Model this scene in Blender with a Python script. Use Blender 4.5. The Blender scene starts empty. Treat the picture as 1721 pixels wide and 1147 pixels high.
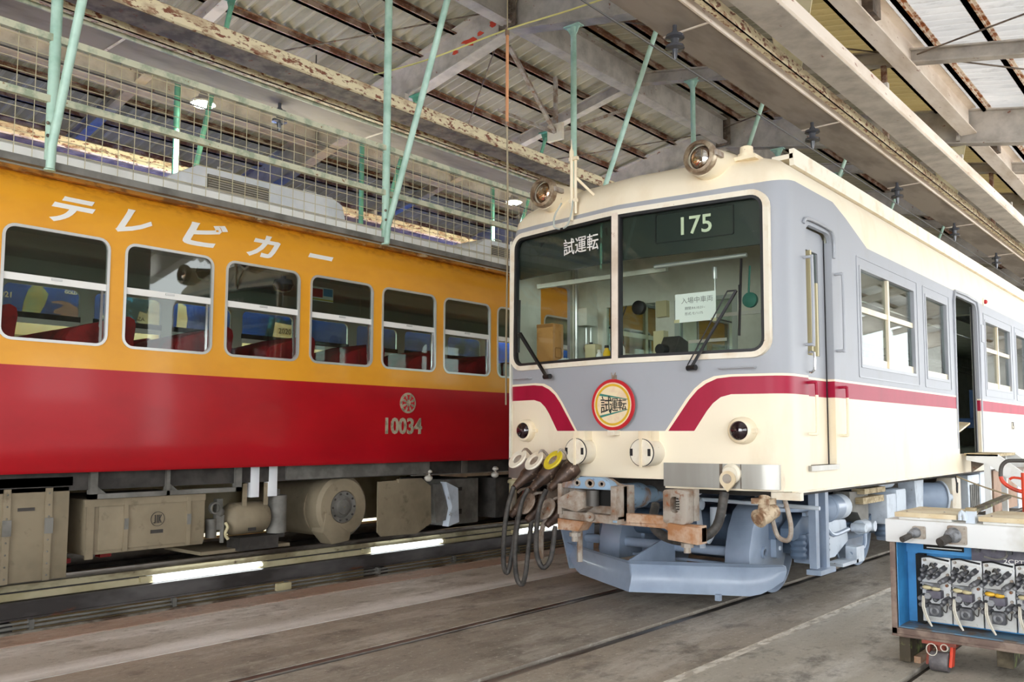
import bpy, bmesh, math, random
from mathutils import Vector, Matrix
from math import radians as rad, sin, cos, pi
random.seed(7)
SC = bpy.context.scene
COL = SC.collection
# ---------------------------------------------------------------- camera, world, exposure
cd = bpy.data.cameras.new('camera'); cam = bpy.data.objects.new('camera', cd); COL.objects.link(cam)
cd.sensor_width = 36.0; cd.sensor_fit = 'HORIZONTAL'; cd.lens = 1455.626 / 1721 * 36
cd.shift_y = 40.105 / 1721; cd.clip_start = .05; cd.clip_end = 300
YAW, PIT, ROL = rad(40.5547), rad(4.56196), rad(.188615)
fw = Vector((-sin(YAW)*cos(PIT), cos(YAW)*cos(PIT), sin(PIT)))
r0 = Vector((cos(YAW), sin(YAW), 0)); u0 = r0.cross(fw)
rr = r0*cos(ROL) + u0*sin(ROL); uu = -r0*sin(ROL) + u0*cos(ROL)
cam.matrix_world = Matrix(((rr.x, uu.x, -fw.x, 3.91813), (rr.y, uu.y, -fw.y, -5.740246), (rr.z, uu.z, -fw.z, 1.403104), (0, 0, 0, 1)))
SC.camera = cam
w = bpy.data.worlds.new('overcast_sky'); SC.world = w; w.use_nodes = True
bg = w.node_tree.nodes['Background']; bg.inputs[0].default_value = (.94, .97, 1.0, 1)
# bright overcast sky, brightest behind the viewer
_n = w.node_tree.nodes; _l = w.node_tree.links; _tc = _n.new('ShaderNodeTexCoord'); _sp = _n.new('ShaderNodeSeparateXYZ'); _mr = _n.new('ShaderNodeMapRange')
_mr.inputs[1].default_value = .2; _mr.inputs[2].default_value = -.9; _mr.inputs[3].default_value = 4.4; _mr.inputs[4].default_value = 10.0
_l.new(_tc.outputs['Generated'], _sp.inputs[0]); _l.new(_sp.outputs['Y'], _mr.inputs[0]); _l.new(_mr.outputs[0], bg.inputs[1])
SC.view_settings.view_transform = 'Standard'; SC.view_settings.look = 'None'
SC.view_settings.gamma = 1; SC.view_settings.exposure = 0.08; SC.view_settings.use_curve_mapping = False
SC.cycles.max_bounces = 10; SC.cycles.diffuse_bounces = 6; SC.cycles.transparent_max_bounces = 16
SC.cycles.caustics_reflective = False; SC.cycles.caustics_refractive = False; SC.cycles.sample_clamp_indirect = 6

# ---------------------------------------------------------------- materials
def lin(h):
    v = [int(h[i:i+2], 16)/255 for i in (0, 2, 4)]
    return tuple(c/12.92 if c <= .04045 else ((c+.055)/1.055)**2.4 for c in v) + (1,)
class NT:
    def __init__(s, name):
        s.m = bpy.data.materials.new(name); s.m.use_nodes = True; s.t = s.m.node_tree; s.n = s.t.nodes
        s.b = s.n['Principled BSDF']; s.out = s.n['Material Output']
    def add(s, typ, **k):
        n = s.n.new('ShaderNode' + typ)
        for a, v in k.items(): setattr(n, a, v)
        return n
    def link(s, a, b): s.t.links.new(a, b)
    def math(s, op, a, b=None, c=None):
        n = s.add('Math', operation=op)
        for i, v in enumerate((a, b, c)):
            if v is None: continue
            if isinstance(v, (int, float)): n.inputs[i].default_value = v
            else: s.link(v, n.inputs[i])
        return n.outputs[0]
    def mix(s, f, a, b, typ='MIX'):
        n = s.add('Mix', data_type='RGBA', blend_type=typ)
        for i, v in ((0, f), (6, a), (7, b)):
            if isinstance(v, (int, float)): n.inputs[i].default_value = v
            elif isinstance(v, tuple): n.inputs[i].default_value = v
            else: s.link(v, n.inputs[i])
        return n.outputs[2]
    def coord(s, scale=(1, 1, 1)):
        tc = s.add('TexCoord'); mp = s.add('Mapping'); mp.inputs['Scale'].default_value = scale
        s.link(tc.outputs['Object'], mp.inputs[0]); return mp.outputs[0]
    def noise(s, scale, vec, lo=.4, hi=.6, detail=4, rough=.6):
        n = s.add('TexNoise'); n.inputs['Scale'].default_value = scale; n.inputs['Detail'].default_value = detail; n.inputs['Roughness'].default_value = rough
        s.link(vec, n.inputs['Vector'])
        r = s.add('MapRange'); r.inputs[1].default_value = lo; r.inputs[2].default_value = hi; s.link(n.outputs[0], r.inputs[0])
        return r.outputs[0]
    def xyz(s):
        tc = s.add('TexCoord'); x = s.add('SeparateXYZ'); s.link(tc.outputs['Object'], x.inputs[0]); return x.outputs
    def bump(s, h, st=.3, d=.01):
        b = s.add('Bump'); b.inputs['Strength'].default_value = st; b.inputs['Distance'].default_value = d
        s.link(h, b.inputs['Height']); s.link(b.outputs[0], s.b.inputs['Normal'])
def M(name, c, r=.5, m=0., c2=None, sc=6, lo=.45, hi=.62, st=(1, 1, 1), c3=None, sc3=25, lo3=.55, hi3=.65, bump=0, coat=0, amt=1.0):
    t = NT(name); t.b.inputs['Roughness'].default_value = r; t.b.inputs['Metallic'].default_value = m; t.b.inputs['Coat Weight'].default_value = coat
    t.b.inputs['Coat Roughness'].default_value = .08
    col = lin(c)
    if c2:
        v = t.coord(st); f = t.noise(sc, v, lo, hi)
        if amt != 1: f = t.math('MULTIPLY', f, amt)
        col = t.mix(f, col, lin(c2))
        if c3: col = t.mix(t.noise(sc3, v, lo3, hi3), col, lin(c3))
        if bump: t.bump(f, bump)
        t.link(col, t.b.inputs['Base Color'])
    else: t.b.inputs['Base Color'].default_value = col
    return t.m
def EM(name, c, s):
    t = NT(name); t.b.inputs['Base Color'].default_value = lin(c); t.b.inputs['Emission Color'].default_value = lin(c); t.b.inputs['Emission Strength'].default_value = s
    return t.m
def glass(name, tint='E8F0EC', ior=1.5, rough=.02):
    t = NT(name); t.n.remove(t.b)
    tr = t.add('BsdfTransparent'); tr.inputs[0].default_value = lin(tint); gl = t.add('BsdfGlossy'); gl.inputs['Roughness'].default_value = rough
    ge = t.add('NewGeometry'); dt = t.add('VectorMath', operation='DOT_PRODUCT'); t.link(ge.outputs['Incoming'], dt.inputs[0]); t.link(ge.outputs['Normal'], dt.inputs[1])
    k = t.math('POWER', t.math('SUBTRACT', 1, t.math('ABSOLUTE', dt.outputs['Value'])), 5); f0 = ((ior-1)/(ior+1))**2
    fac = t.math('MULTIPLY_ADD', k, 1-f0, f0); mx = t.add('MixShader')
    t.link(fac, mx.inputs[0]); t.link(tr.outputs[0], mx.inputs[1]); t.link(gl.outputs[0], mx.inputs[2]); t.link(mx.outputs[0], t.out.inputs[0])
    return t.m
RUST = '7A4526'
mt = {}
mt['steel'] = M('painted_grey_steel', 'BDB5AA', .6, 0, 'A0988E', 3, .4, .65, c3='7D4630', sc3=7, lo3=.66, hi3=.72)
mt['steel_light'] = M('pale_painted_steel', 'EADDCE', .55, 0, 'CDBBA6', 3, .42, .68, (1, .3, 1), c3='93583A', sc3=14, lo3=.64, hi3=.72)
mt['steel_rusty'] = M('flaking_cream_paint_over_rust', 'E2D4B0', .6, 0, '7E4A34', 26, .53, .6, (1, .4, 1), c3='A8886A', sc3=8, lo3=.5, hi3=.7, bump=.2)
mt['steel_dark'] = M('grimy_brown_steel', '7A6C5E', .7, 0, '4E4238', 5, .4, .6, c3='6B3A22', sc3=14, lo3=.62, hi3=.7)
mt['purlin'] = M('rusty_purlin', 'A08A78', .7, 0, '6E4630', 4, .42, .55, c3='A07850', sc3=14, lo3=.6, hi3=.7)
mt['purlin_light'] = M('rusty_pale_purlin', 'D8C8B4', .65, 0, '9A5A28', 7, .47, .58, c3='6B3A20', sc3=16, lo3=.6, hi3=.66)
mt['green'] = M('mint_green_paint', 'B6D6C6', .4, 0, '98BEAC', 4, .45, .65)
mt['green_dark'] = M('dull_green_paint', '5E9A80', .5, 0, '4A7A66', 4, .45, .65)
mt['wire'] = M('beige_wire', 'BDB494', .5)
mt['railing'] = M('weathered_beige_rail', 'C6C6AC', .55, 0, '9AA48C', 8, .45, .6, c3='8A6A4A', sc3=20, lo3=.66, hi3=.7)
mt['cream'] = M('cream_paint', 'EFE2C6', .38, 0, 'D9C39B', 2.2, .5, .7, (1, 1, .4), c3='8A5A34', sc3=18, lo3=.72, hi3=.76, coat=.2)
mt['creamrust'] = M('cream_paint_with_rust', 'E9E1CF', .5, 0, 'D6C2A4', 5, .5, .75, c3='A07850', sc3=24, lo3=.7, hi3=.78)
mt['rust'] = M('rusty_casting', 'AAA196', .65, .1, '86705E', 8, .42, .62, c3='8A5230', sc3=16, lo3=.62, hi3=.7, bump=.2)
mt['rust_orange'] = M('orange_rust', 'A8764E', .7, 0, 'C4AC96', 6, .4, .6, c3='94552E', sc3=12, lo3=.58, hi3=.7, bump=.2)
mt['rust_blue'] = M('blue_paint_with_rust', '8FAAC2', .55, 0, '8C7464', 7, .5, .62, (1, 1, .5), c3='5A4034', sc3=26, lo3=.6, hi3=.68)
mt['plow'] = M('blue_grey_bogie_paint', '9BABC0', .35, 0, '8A9AB0', 3, .42, .68, coat=.3)
mt['bogie_dark'] = M('dark_blue_grey_paint', '62748A', .45, 0, '52647A', 4, .4, .65)
mt['white_under'] = M('pale_blue_grey_paint', 'CBD5E0', .5, 0, 'A8B2BE', 4, .5, .7, c3='6E5A48', sc3=16, lo3=.68, hi3=.74)
mt['under'] = M('dusty_underfloor_paint', '93866F', .7, 0, '7B705B', 2, .4, .65, c3='6A5F4C', sc3=6, lo3=.6, hi3=.75)
mt['under_grey'] = M('dusty_grey_underfloor_paint', '7E7C76', .65, 0, '5E5C56', 3, .42, .62)
mt['under_dark'] = M('dark_underframe', '47433F', .7, 0, '2E2B28', 4, .42, .6)
mt['black'] = M('black_rubber', '1B1B1D', .5)
mt['wiper'] = M('black_wiper_metal', '141416', .3)
mt['hose'] = M('worn_black_hose', '4A4642', .6, 0, '2E2C2A', 14, .42, .6)
mt['stainless'] = M('brushed_stainless', 'A9A8A2', .36, .75, '8E8A82', 1.5, .35, .7, (2, 2, .3))
mt['chrome'] = M('chrome', 'D8D8D8', .12, 1)
mt['alu'] = M('aluminium_trim', 'D9D9D6', .3, .6)
mt['lampglass'] = M('silvered_lamp_glass', 'C9A27C', .08, .95, 'E8E4DC', 9, .45, .55)
mt['ring'] = M('worn_brown_metal_ring', '8A7460', .35, .6, 'B8A890', 10, .45, .6)
mt['tail'] = M('dark_red_tail_lens', '1C0610', .06, 0, coat=1)
mt['white'] = M('white_paint', 'F2F1EC', .5)
mt['numeral'] = M('aged_silver_metal', 'B9B29A', .45, .2, '8E8A74', 20, .45, .6)
mt['numeral_cream'] = M('cream_enamel', 'E8ECD0', .4)
mt['grey'] = M('mid_grey_paint', 'A4A7AD', .42, 0, '9C9FA5', 2, .45, .65, coat=.15)
mt['darkglass'] = M('dark_panel_behind_glass', '2A332F', .35, 0, '363C34', 3, .45, .65)
mt['interior'] = M('pale_interior_lining', 'E0DFD2', .55, 0, 'CFCDBE', 3, .45, .65)
mt['int_grey'] = M('grey_interior_panel', 'B2B8B0', .5)
mt['ceil_int'] = M('dim_interior_ceiling', 'DAD9CC', .6)
mt['seat'] = M('red_moquette', 'A3141C', .8, 0, '7E0C14', 6, .45, .6)
mt['cardboard'] = M('cardboard', 'C08A50', .8, 0, 'A8743E', 6, .5, .65)
mt['paper'] = M('white_paper', 'F4F6F4', .7)
mt['ink'] = M('black_ink', '202020', .7)
mt['inkgrey'] = M('grey_ink', '8A8A8A', .7)
mt['wood'] = M('weathered_timber', 'BFAF8E', .75, 0, '93825F', 5, .42, .6, (1, 6, 6), c3='5E4E36', sc3=20, lo3=.62, hi3=.7)
mt['ply'] = M('stained_plywood', 'E4D8BC', .65, 0, 'D0BC96', 3, .45, .62, c3='7E6A48', sc3=24, lo3=.66, hi3=.72)
mt['timber_dark'] = M('old_sleeper_timber', '6E6450', .8, 0, '4A4234', 6, .42, .6, c3='7E8A50', sc3=9, lo3=.6, hi3=.68, bump=.4)
mt['moss'] = M('mossy_green_painted_timber', '4E8A6E', .8, 0, '8A8A4A', 14, .45, .55)
mt['cabinet_white'] = M('grubby_white_cabinet', 'E4E6E6', .5, 0, 'C4C2BA', 3, .5, .7, c3='8A6242', sc3=10, lo3=.68, hi3=.74)
mt['cabinet_blue'] = M('sky_blue_cabinet_lining', '3E93CF', .45, 0, '3480B8', 5, .45, .65, c3='4E5A5E', sc3=12, lo3=.68, hi3=.74)
mt['cabinet_brown'] = M('brown_steel_angle', '6E5B52', .6, 0, '8E7C70', 8, .45, .6)
mt['contactor'] = M('dark_contactor_part', '4A4B50', .55, 0, '6E6E70', 20, .45, .6)
mt['contactor_light'] = M('grey_contactor_part', '8C8E92', .45, .1, '5E5E60', 22, .45, .6)
mt['beigeplastic'] = M('yellowed_plastic', 'C9BE96', .5)
mt['amber'] = M('amber_plastic', 'E0B23A', .4)
mt['cable_white'] = M('old_white_cable', 'D2CDBE', .6)
mt['panel_dark'] = M('slate_terminal_board', '4E4B58', .5, 0, '5E5B66', 12, .45, .6)
mt['redpaint'] = M('orange_red_paint', 'D8452A', .45, 0, 'A83A24', 9, .5, .62)
mt['brownpaint'] = M('red_brown_paint', '8E4434', .55, 0, '6E3428', 8, .45, .6)
mt['iron'] = M('bare_iron', '55524E', .5, .4)
mt['railhead'] = M('worn_rail_steel', '8E8880', .35, .7, '5E564E', 8, .45, .6, (1, .2, 1))
mt['yellowpaint'] = M('yellow_paint', 'D6C02C', .5)
mt['tan'] = M('tan_pole', 'D2956A', .5)
mt['rope'] = M('tan_rope', 'A89A80', .8)
mt['yrope'] = M('pale_yellow_rope', 'E4DE90', .7)
mt['roofwhite'] = M('off_white_roof_paint', 'F4F5F0', .5, 0, 'E2E4DE', 2, .45, .65)
mt['acwhite'] = M('pale_blue_grey_unit', 'ECEFF2', .45, 0, 'D8DEE4', 2, .45, .65)
mt['grille'] = M('dark_grille', '6E6A5C', .5, .3)
mt['redlamp'] = M('red_lens', 'B01820', .25)
mt['porcelain'] = M('dark_porcelain', '4A4C52', .25, 0, coat=.6)
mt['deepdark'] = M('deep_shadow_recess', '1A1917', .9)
mt['beigewall'] = M('beige_panel', 'C9BE9A', .7, 0, 'B0A47E', 2, .45, .6)
mt['tube'] = EM('lit_fluorescent_tube', 'F4FBFF', 14)
mt['lamp'] = EM('lit_lamp_bulb', 'F2FFF0', 40)
mt['win_glass'] = glass('window_glass'); mt['screen_glass'] = glass('windscreen_glass', 'E6EEE8', 1.52)
mt['dark_glass'] = glass('smoky_window_glass', 'D2DAD4', 1.85)
mt['teal'] = M('dull_teal_paint', '3E8274', .6)
mt['head_red'] = M('bright_red_paint', 'C0202A', .45); mt['head_yel'] = M('ochre_yellow_paint', 'D8AE28', .5); mt['head_cream'] = M('pale_cream_board', 'EBD9B4', .5, 0, 'E4C8A8', 9, .45, .6)
mt['brushred'] = M('red_primer_patch', 'C2402A', .7)

def floor_mat(name, a, b, c, seed, dk='5A5148', cw=.85):
    t = NT(name); tc = t.add('TexCoord'); v = []
    for sc in ((1, .22, 1), (1, .6, 1)):
        mp = t.add('Mapping'); mp.inputs['Scale'].default_value = sc; mp.inputs['Location'].default_value = (seed, seed*1.7, 0); t.link(tc.outputs['Object'], mp.inputs[0]); v.append(mp.outputs[0])
    col = t.mix(t.noise(1.4, v[0], .35, .62, 7, .7), lin(a), lin(b))
    col = t.mix(t.math('MULTIPLY', t.noise(2.6, v[0], .48, .66, 9, .75), cw), col, lin(c))
    col = t.mix(t.math('MULTIPLY', t.noise(3.0, v[1], .52, .64, 9, .72), .75), col, lin(dk))
    col = t.mix(t.math('MULTIPLY', t.noise(34, v[1], .58, .68, 6, .7), .7), col, lin('D2CCC0'))
    col = t.mix(t.math('MULTIPLY', t.noise(22, v[1], .56, .68, 6, .7), .5), col, lin('4A4238'))
    if name.startswith('pale'):   # white powder spilt along the joint
        X = t.xyz()[0]; g_ = t.math('SUBTRACT', 1, t.math('MULTIPLY', t.math('ABSOLUTE', t.math('ADD', X, 1.53)), 5.5)); g_ = t.math('MAXIMUM', g_, 0)
        col = t.mix(t.math('MULTIPLY', g_, t.math('MULTIPLY_ADD', t.noise(2.2, v[0], .3, .6, 8, .7), .6, .5)), col, lin('F2F0EC'))
    t.link(t.mix(.06, col, lin('D8D4CA')), t.b.inputs['Base Color']); t.b.inputs['Roughness'].default_value = .6
    f = t.noise(40, v[1], .3, .7, 8, .7); t.bump(f, .35, .01)
    return t.m
mt['fl_red'] = floor_mat('reddish_concrete_edge', 'B0907C', '9C806C', 'C4B4A4', 3)
mt['fl_white'] = floor_mat('pale_scuffed_concrete', 'AFA99C', 'C6C2B8', 'F2F0EC', 9, '756B5C', 1.0)
mt['fl_brown'] = floor_mat('brown_stained_concrete', 'A89C8C', '8E8476', 'CBC5BA', 17)
mt['fl_mid'] = floor_mat('track_bed_concrete', '9C9182', '82786C', 'BEB8AC', 29)
mt['fl_grey'] = floor_mat('grey_concrete', 'ACA596', 'BDB7AB', 'DDDAD2', 41)
mt['mortar'] = M('pale_mortar_joint', 'E2DCD0', .85, 0, 'B4AC9E', 20, .45, .6, (1, .4, 1), bump=.4)
mt['dirt'] = M('black_dirt', '3A342E', .9, 0, '55493E', 14, .45, .6)

def corr(name, a, b, tr, trc):
    t = NT(name); v = t.coord((.25, 1, 1)); col = t.mix(t.noise(2.2, v, .35, .65, 6), lin(a), lin(b))
    col = t.mix(t.math('MULTIPLY', t.noise(6, v, .58, .7, 5), .6), col, lin('6E5A40'))
    t.link(col, t.b.inputs['Base Color']); t.b.inputs['Roughness'].default_value = .7
    if tr:
        ts = t.add('BsdfTranslucent'); ts.inputs[0].default_value = lin(trc); mx = t.add('MixShader'); mx.inputs[0].default_value = tr
        t.link(t.b.outputs[0], mx.inputs[1]); t.link(ts.outputs[0], mx.inputs[2]); t.link(mx.outputs[0], t.out.inputs[0])
    return t.m
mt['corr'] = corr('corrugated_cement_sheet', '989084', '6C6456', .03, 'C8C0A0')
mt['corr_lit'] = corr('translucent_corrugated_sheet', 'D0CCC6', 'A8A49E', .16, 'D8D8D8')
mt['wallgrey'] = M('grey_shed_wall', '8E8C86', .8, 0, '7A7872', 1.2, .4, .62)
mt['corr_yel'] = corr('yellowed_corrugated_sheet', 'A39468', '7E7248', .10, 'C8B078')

def paint175():
    t = NT('grey_cream_maroon_livery'); X, Y, Z = t.xyz()[:3]
    ax = t.math('ABSOLUTE', X)
    def curve(src, pts, smax, z0, zr):
        f = t.add('FloatCurve'); c = f.mapping.curves[0]; f.mapping.use_clip = False
        pts = [(a/smax, (b-z0)/zr) for a, b in pts]
        c.points[0].location = pts[0]; c.points[-1].location = pts[-1]
        for p in pts[1:-1]: c.points.new(*p)
        for p in c.points: p.handle_type = 'VECTOR'
        f.mapping.update(); t.link(t.math('DIVIDE', src, smax), f.inputs['Value'])
        return t.math('MULTIPLY_ADD', f.outputs[0], zr, z0)
    def top(d, dz):  # outline of the band, shifted sideways by d and down by dz
        return [(0, 1.43), (.425+d, 1.43), (.60+d, 1.68-dz*.4), (.665+d, 1.755-dz*.6), (.735+d, 1.81-dz), (.82+d, 1.845-dz), (.93+d, 1.855-dz), (1.5, 1.855-dz)]
    T1 = curve(ax, top(0, 0), 1.5, 1, 1.5); T2 = curve(ax, top(.025, .018), 1.5, 1, 1.5)
    T3 = curve(ax, [(0, 1.43), (.66, 1.43), (.76, 1.58), (.81, 1.64), (.87, 1.685), (.95, 1.705), (1.5, 1.705)], 1.5, 1, 1.5)
    G = curve(Y, [(-1, 3.31), (.25, 3.31), (.6, 3.35), (1.38, 3.34), (2.16, 3.08), (20, 3.07)], 20, 2.5, 1.5) if False else None
    # grey upper edge: high round the cab, stepping down along a slope on the side
    s = t.add('MapRange'); s.inputs[1].default_value = 1.38; s.inputs[2].default_value = 2.16; s.inputs[3].default_value = 3.34; s.inputs[4].default_value = 3.075; t.link(Y, s.inputs[0])
    s2 = t.add('MapRange'); s2.inputs[1].default_value = .25; s2.inputs[2].default_value = .6; s2.inputs[3].default_value = -.045; s2.inputs[4].default_value = 0; t.link(Y, s2.inputs[0])
    G = t.math('ADD', s.outputs[0], s2.outputs[0])
    n = t.coord((1, 1, .35)); dirt = t.noise(3, n, .52, .78, 6)
    cream = t.mix(t.math('MULTIPLY', dirt, .35), lin('F1E5CC'), lin('D2B88A'))
    streak = t.noise(7, t.coord((3, 3, .25)), .66, .76, 5)
    lowz = t.add('MapRange'); lowz.inputs[1].default_value = 1.16; lowz.inputs[2].default_value = .98; t.link(Z, lowz.inputs[0])
    cream = t.mix(t.math('MULTIPLY', t.math('MULTIPLY', streak, lowz.outputs[0]), .8), cream, lin('8A6242'))
    grey = t.mix(t.math('MULTIPLY', dirt, .4), lin('A3A6AC'), lin('969490'))
    red = t.mix(t.noise(4, n, .45, .7), lin('A5163A'), lin('9A1234'))
    gt = lambda a, b: t.math('GREATER_THAN', a, b)
    col = t.mix(gt(Z, T3), cream, red); col = t.mix(gt(Z, T2), col, lin('F3E6CC')); col = t.mix(gt(Z, T1), col, grey)
    col = t.mix(gt(Z, G), col, cream); col = t.mix(gt(1.43, Z), col, cream)
    t.link(col, t.b.inputs['Base Color']); t.b.inputs['Roughness'].default_value = .42; t.b.inputs['Specular IOR Level'].default_value = .3
    return t.m
def paint_orange():
    t = NT('orange_over_red_livery'); X, Y, Z = t.xyz()[:3]; n = t.coord((1, .5, 1))
    org = t.mix(t.math('MULTIPLY', t.noise(3, n, .45, .7), .4), lin('EDA62A'), lin('D68E1E'))
    rust = t.add('MapRange'); rust.inputs[1].default_value = 3.28; rust.inputs[2].default_value = 3.42; t.link(Z, rust.inputs[0])
    org = t.mix(t.math('MULTIPLY', t.noise(18, n, .45, .6, 6), t.math('MULTIPLY', rust.outputs[0], .8)), org, lin('B06A1A'))
    red = t.mix(t.noise(2, n, .4, .7), lin('B4061A'), lin('A20416'))
    col = t.mix(t.math('GREATER_THAN', Z, 1.907), red, org)
    col = t.mix(t.math('GREATER_THAN', Z, 3.425), col, lin('B9B6AA'))
    t.link(col, t.b.inputs['Base Color']); t.b.inputs['Roughness'].default_value = .35; t.b.inputs['Coat Weight'].default_value = .25; t.b.inputs['Coat Roughness'].default_value = .1
    t.bump(t.noise(1.3, n, .3, .7, 2), .12, .03)
    return t.m
def paint_wrap():
    t = NT('blue_advert_wrap'); X, Y, Z = t.xyz()[:3]; n = t.coord((1, 1, 1))
    blue = t.mix(t.noise(2.5, n, .4, .65, 4), lin('0E4FC8'), lin('0A2F86')); blue = t.mix(t.noise(1.1, n, .55, .62, 3), blue, lin('123A66'))
    col = t.mix(t.math('GREATER_THAN', Z, 2.80), lin('D8D4C0'), blue)
    for z0, z1 in ((2.54, 2.60), (2.36, 2.40)):
        k = t.math('MULTIPLY', t.math('GREATER_THAN', Z, z0), t.math('GREATER_THAN', z1, Z)); col = t.mix(k, col, lin('8E8A7C'))
    t.link(col, t.b.inputs['Base Color']); t.b.inputs['Roughness'].default_value = .4
    return t.m
mt['p175'] = paint175(); mt['porange'] = paint_orange(); mt['pwrap'] = paint_wrap()

# ---------------------------------------------------------------- geometry helpers
def basis(d):
    d = Vector(d).normalized(); a = Vector((0, 0, 1)) if abs(d.z) < .9 else Vector((1, 0, 0))
    x = a.cross(d).normalized(); return x, d.cross(x), d
class MB:
    def __init__(s): s.v = []; s.f = []
    def add(s, vs, fs):
        o = len(s.v); s.v += [tuple(p) for p in vs]; s.f += [tuple(i+o for i in f) for f in fs]; return s
    def box(s, x0, x1, y0, y1, z0, z1):
        return s.add([(x, y, z) for x in (x0, x1) for y in (y0, y1) for z in (z0, z1)],
                     [(0, 1, 3, 2), (4, 6, 7, 5), (0, 4, 5, 1), (2, 3, 7, 6), (0, 2, 6, 4), (1, 5, 7, 3)])
    def bar(s, p0, p1, a, b, up=None):  # rectangular bar, a wide (sideways) and b high
        p0, p1 = Vector(p0), Vector(p1); d = (p1-p0).normalized(); up = Vector(up or ((0, 0, 1) if abs(d.z) < .9 else (0, 1, 0)))
        x = d.cross(up).normalized(); y = x.cross(d); vs = []
        for p in (p0, p1):
            for i, j in ((-1, -1), (1, -1), (1, 1), (-1, 1)): vs.append(p + x*(i*a/2) + y*(j*b/2))
        return s.add(vs, [(3, 2, 1, 0), (4, 5, 6, 7), (0, 1, 5, 4), (1, 2, 6, 5), (2, 3, 7, 6), (3, 0, 4, 7)])
    def lathe(s, o, d, prof, seg=24, caps=True):
        o = Vector(o); x, y, z = basis(d); vs = []; n = len(prof)
        for h, r in prof:
            for k in range(seg):
                a = 2*pi*k/seg; vs.append(o + z*h + x*(r*cos(a)) + y*(r*sin(a)))
        fs = [(i*seg+k, i*seg+(k+1) % seg, (i+1)*seg+(k+1) % seg, (i+1)*seg+k) for i in range(n-1) for k in range(seg)]
        if caps: fs += [tuple(range(seg-1, -1, -1)), tuple((n-1)*seg+k for k in range(seg))]
        return s.add(vs, fs)
    def cyl(s, p0, p1, r, r1=None, seg=16):
        d = Vector(p1)-Vector(p0); return s.lathe(p0, d, [(0, r), (d.length, r if r1 is None else r1)], seg)
    def tube(s, pts, r, seg=8, sub=4):
        P = [Vector(p) for p in pts]
        if sub > 1 and len(P) > 2:
            Q = []
            for i in range(len(P)-1):
                a, b, c, d = P[max(i-1, 0)], P[i], P[i+1], P[min(i+2, len(P)-1)]
                for k in range(sub):
                    t = k/sub; Q.append(.5*((2*b)+(c-a)*t+(2*a-5*b+4*c-d)*t*t+(3*b-a-3*c+d)*t**3))
            P = Q+[P[-1]]
        vs = []; ref = None
        for i, p in enumerate(P):
            d = (P[min(i+1, len(P)-1)]-P[max(i-1, 0)]).normalized()
            if ref is None: ref = basis(d)[0]
            x = (ref-d*ref.dot(d)).normalized(); y = d.cross(x); ref = x
            vs += [p+x*(r*cos(2*pi*k/seg))+y*(r*sin(2*pi*k/seg)) for k in range(seg)]
        n = len(P); fs = [(i*seg+k, i*seg+(k+1) % seg, (i+1)*seg+(k+1) % seg, (i+1)*seg+k) for i in range(n-1) for k in range(seg)]
        fs += [tuple(range(seg-1, -1, -1)), tuple((n-1)*seg+k for k in range(seg))]
        return s.add(vs, fs)
    def prism(s, poly, ax, a, b):  # polygon in the plane across axis ax, pushed from a to b
        def P(u, v, w): return {'x': (w, u, v), 'y': (u, w, v), 'z': (u, v, w)}[ax]
        n = len(poly); vs = [P(u, v, a) for u, v in poly]+[P(u, v, b) for u, v in poly]
        return s.add(vs, [tuple(range(n-1, -1, -1)), tuple(range(n, 2*n))]+[(i, (i+1) % n, n+(i+1) % n, n+i) for i in range(n)])
    def sph(s, c, r, seg=12, rings=8, sz=(1, 1, 1)):
        c = Vector(c); vs = []
        for i in range(rings+1):
            th = pi*i/rings
            for k in range(seg):
                a = 2*pi*k/seg; vs.append(c+Vector((r*sz[0]*sin(th)*cos(a), r*sz[1]*sin(th)*sin(a), r*sz[2]*cos(th))))
        return s.add(vs, [(i*seg+k, (i+1)*seg+k, (i+1)*seg+(k+1) % seg, i*seg+(k+1) % seg) for i in range(rings) for k in range(seg)])
    def frame(s, outer, inner, ax, a, b):  # ring between two matching polygons
        def P(u, v, w): return {'x': (w, u, v), 'y': (u, w, v), 'z': (u, v, w)}[ax]
        n = len(outer); vs = [P(u, v, a) for u, v in outer]+[P(u, v, a) for u, v in inner]+[P(u, v, b) for u, v in outer]+[P(u, v, b) for u, v in inner]; fs = []
        for i in range(n):
            j = (i+1) % n; fs += [(i, j, n+j, n+i), (2*n+i, 3*n+i, 3*n+j, 2*n+j), (i, 2*n+i, 2*n+j, j), (n+i, n+j, 3*n+j, 3*n+i)]
        return s.add(vs, fs)
    def warp(s, fn): s.v = [tuple(fn(*p)) for p in s.v]; return s
    def build(s, name, mat, parent=None, bev=0, at=None, flat=False):
        me = bpy.data.meshes.new(name)
        root = parent
        off = Vector((0, 0, 0))
        while root is not None:
            off += root.location; root = root.parent
        if parent is None:
            xs = list(zip(*s.v)); at = Vector(at) if at is not None else Vector(((min(xs[0])+max(xs[0]))/2, (min(xs[1])+max(xs[1]))/2, min(xs[2])))
            off = at
        me.from_pydata([(p[0]-off.x, p[1]-off.y, p[2]-off.z) for p in s.v], [], s.f)
        bm = bmesh.new(); bm.from_mesh(me)
        bmesh.ops.recalc_face_normals(bm, faces=bm.faces)
        if bev: bmesh.ops.bevel(bm, geom=[e for e in bm.edges if len(e.link_faces) == 2 and e.calc_face_angle(0) > .6], offset=bev, segments=2, affect='EDGES', profile=.6)
        bm.to_mesh(me); bm.free()
        if not flat:
            me.polygons.foreach_set('use_smooth', [True]*len(me.polygons)); me.set_sharp_from_angle(angle=rad(38))
        me.materials.append(mt[mat] if isinstance(mat, str) else mat)
        o = bpy.data.objects.new(name, me); COL.objects.link(o); o.parent = parent
        if parent is None: o.location = off
        return o
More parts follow.
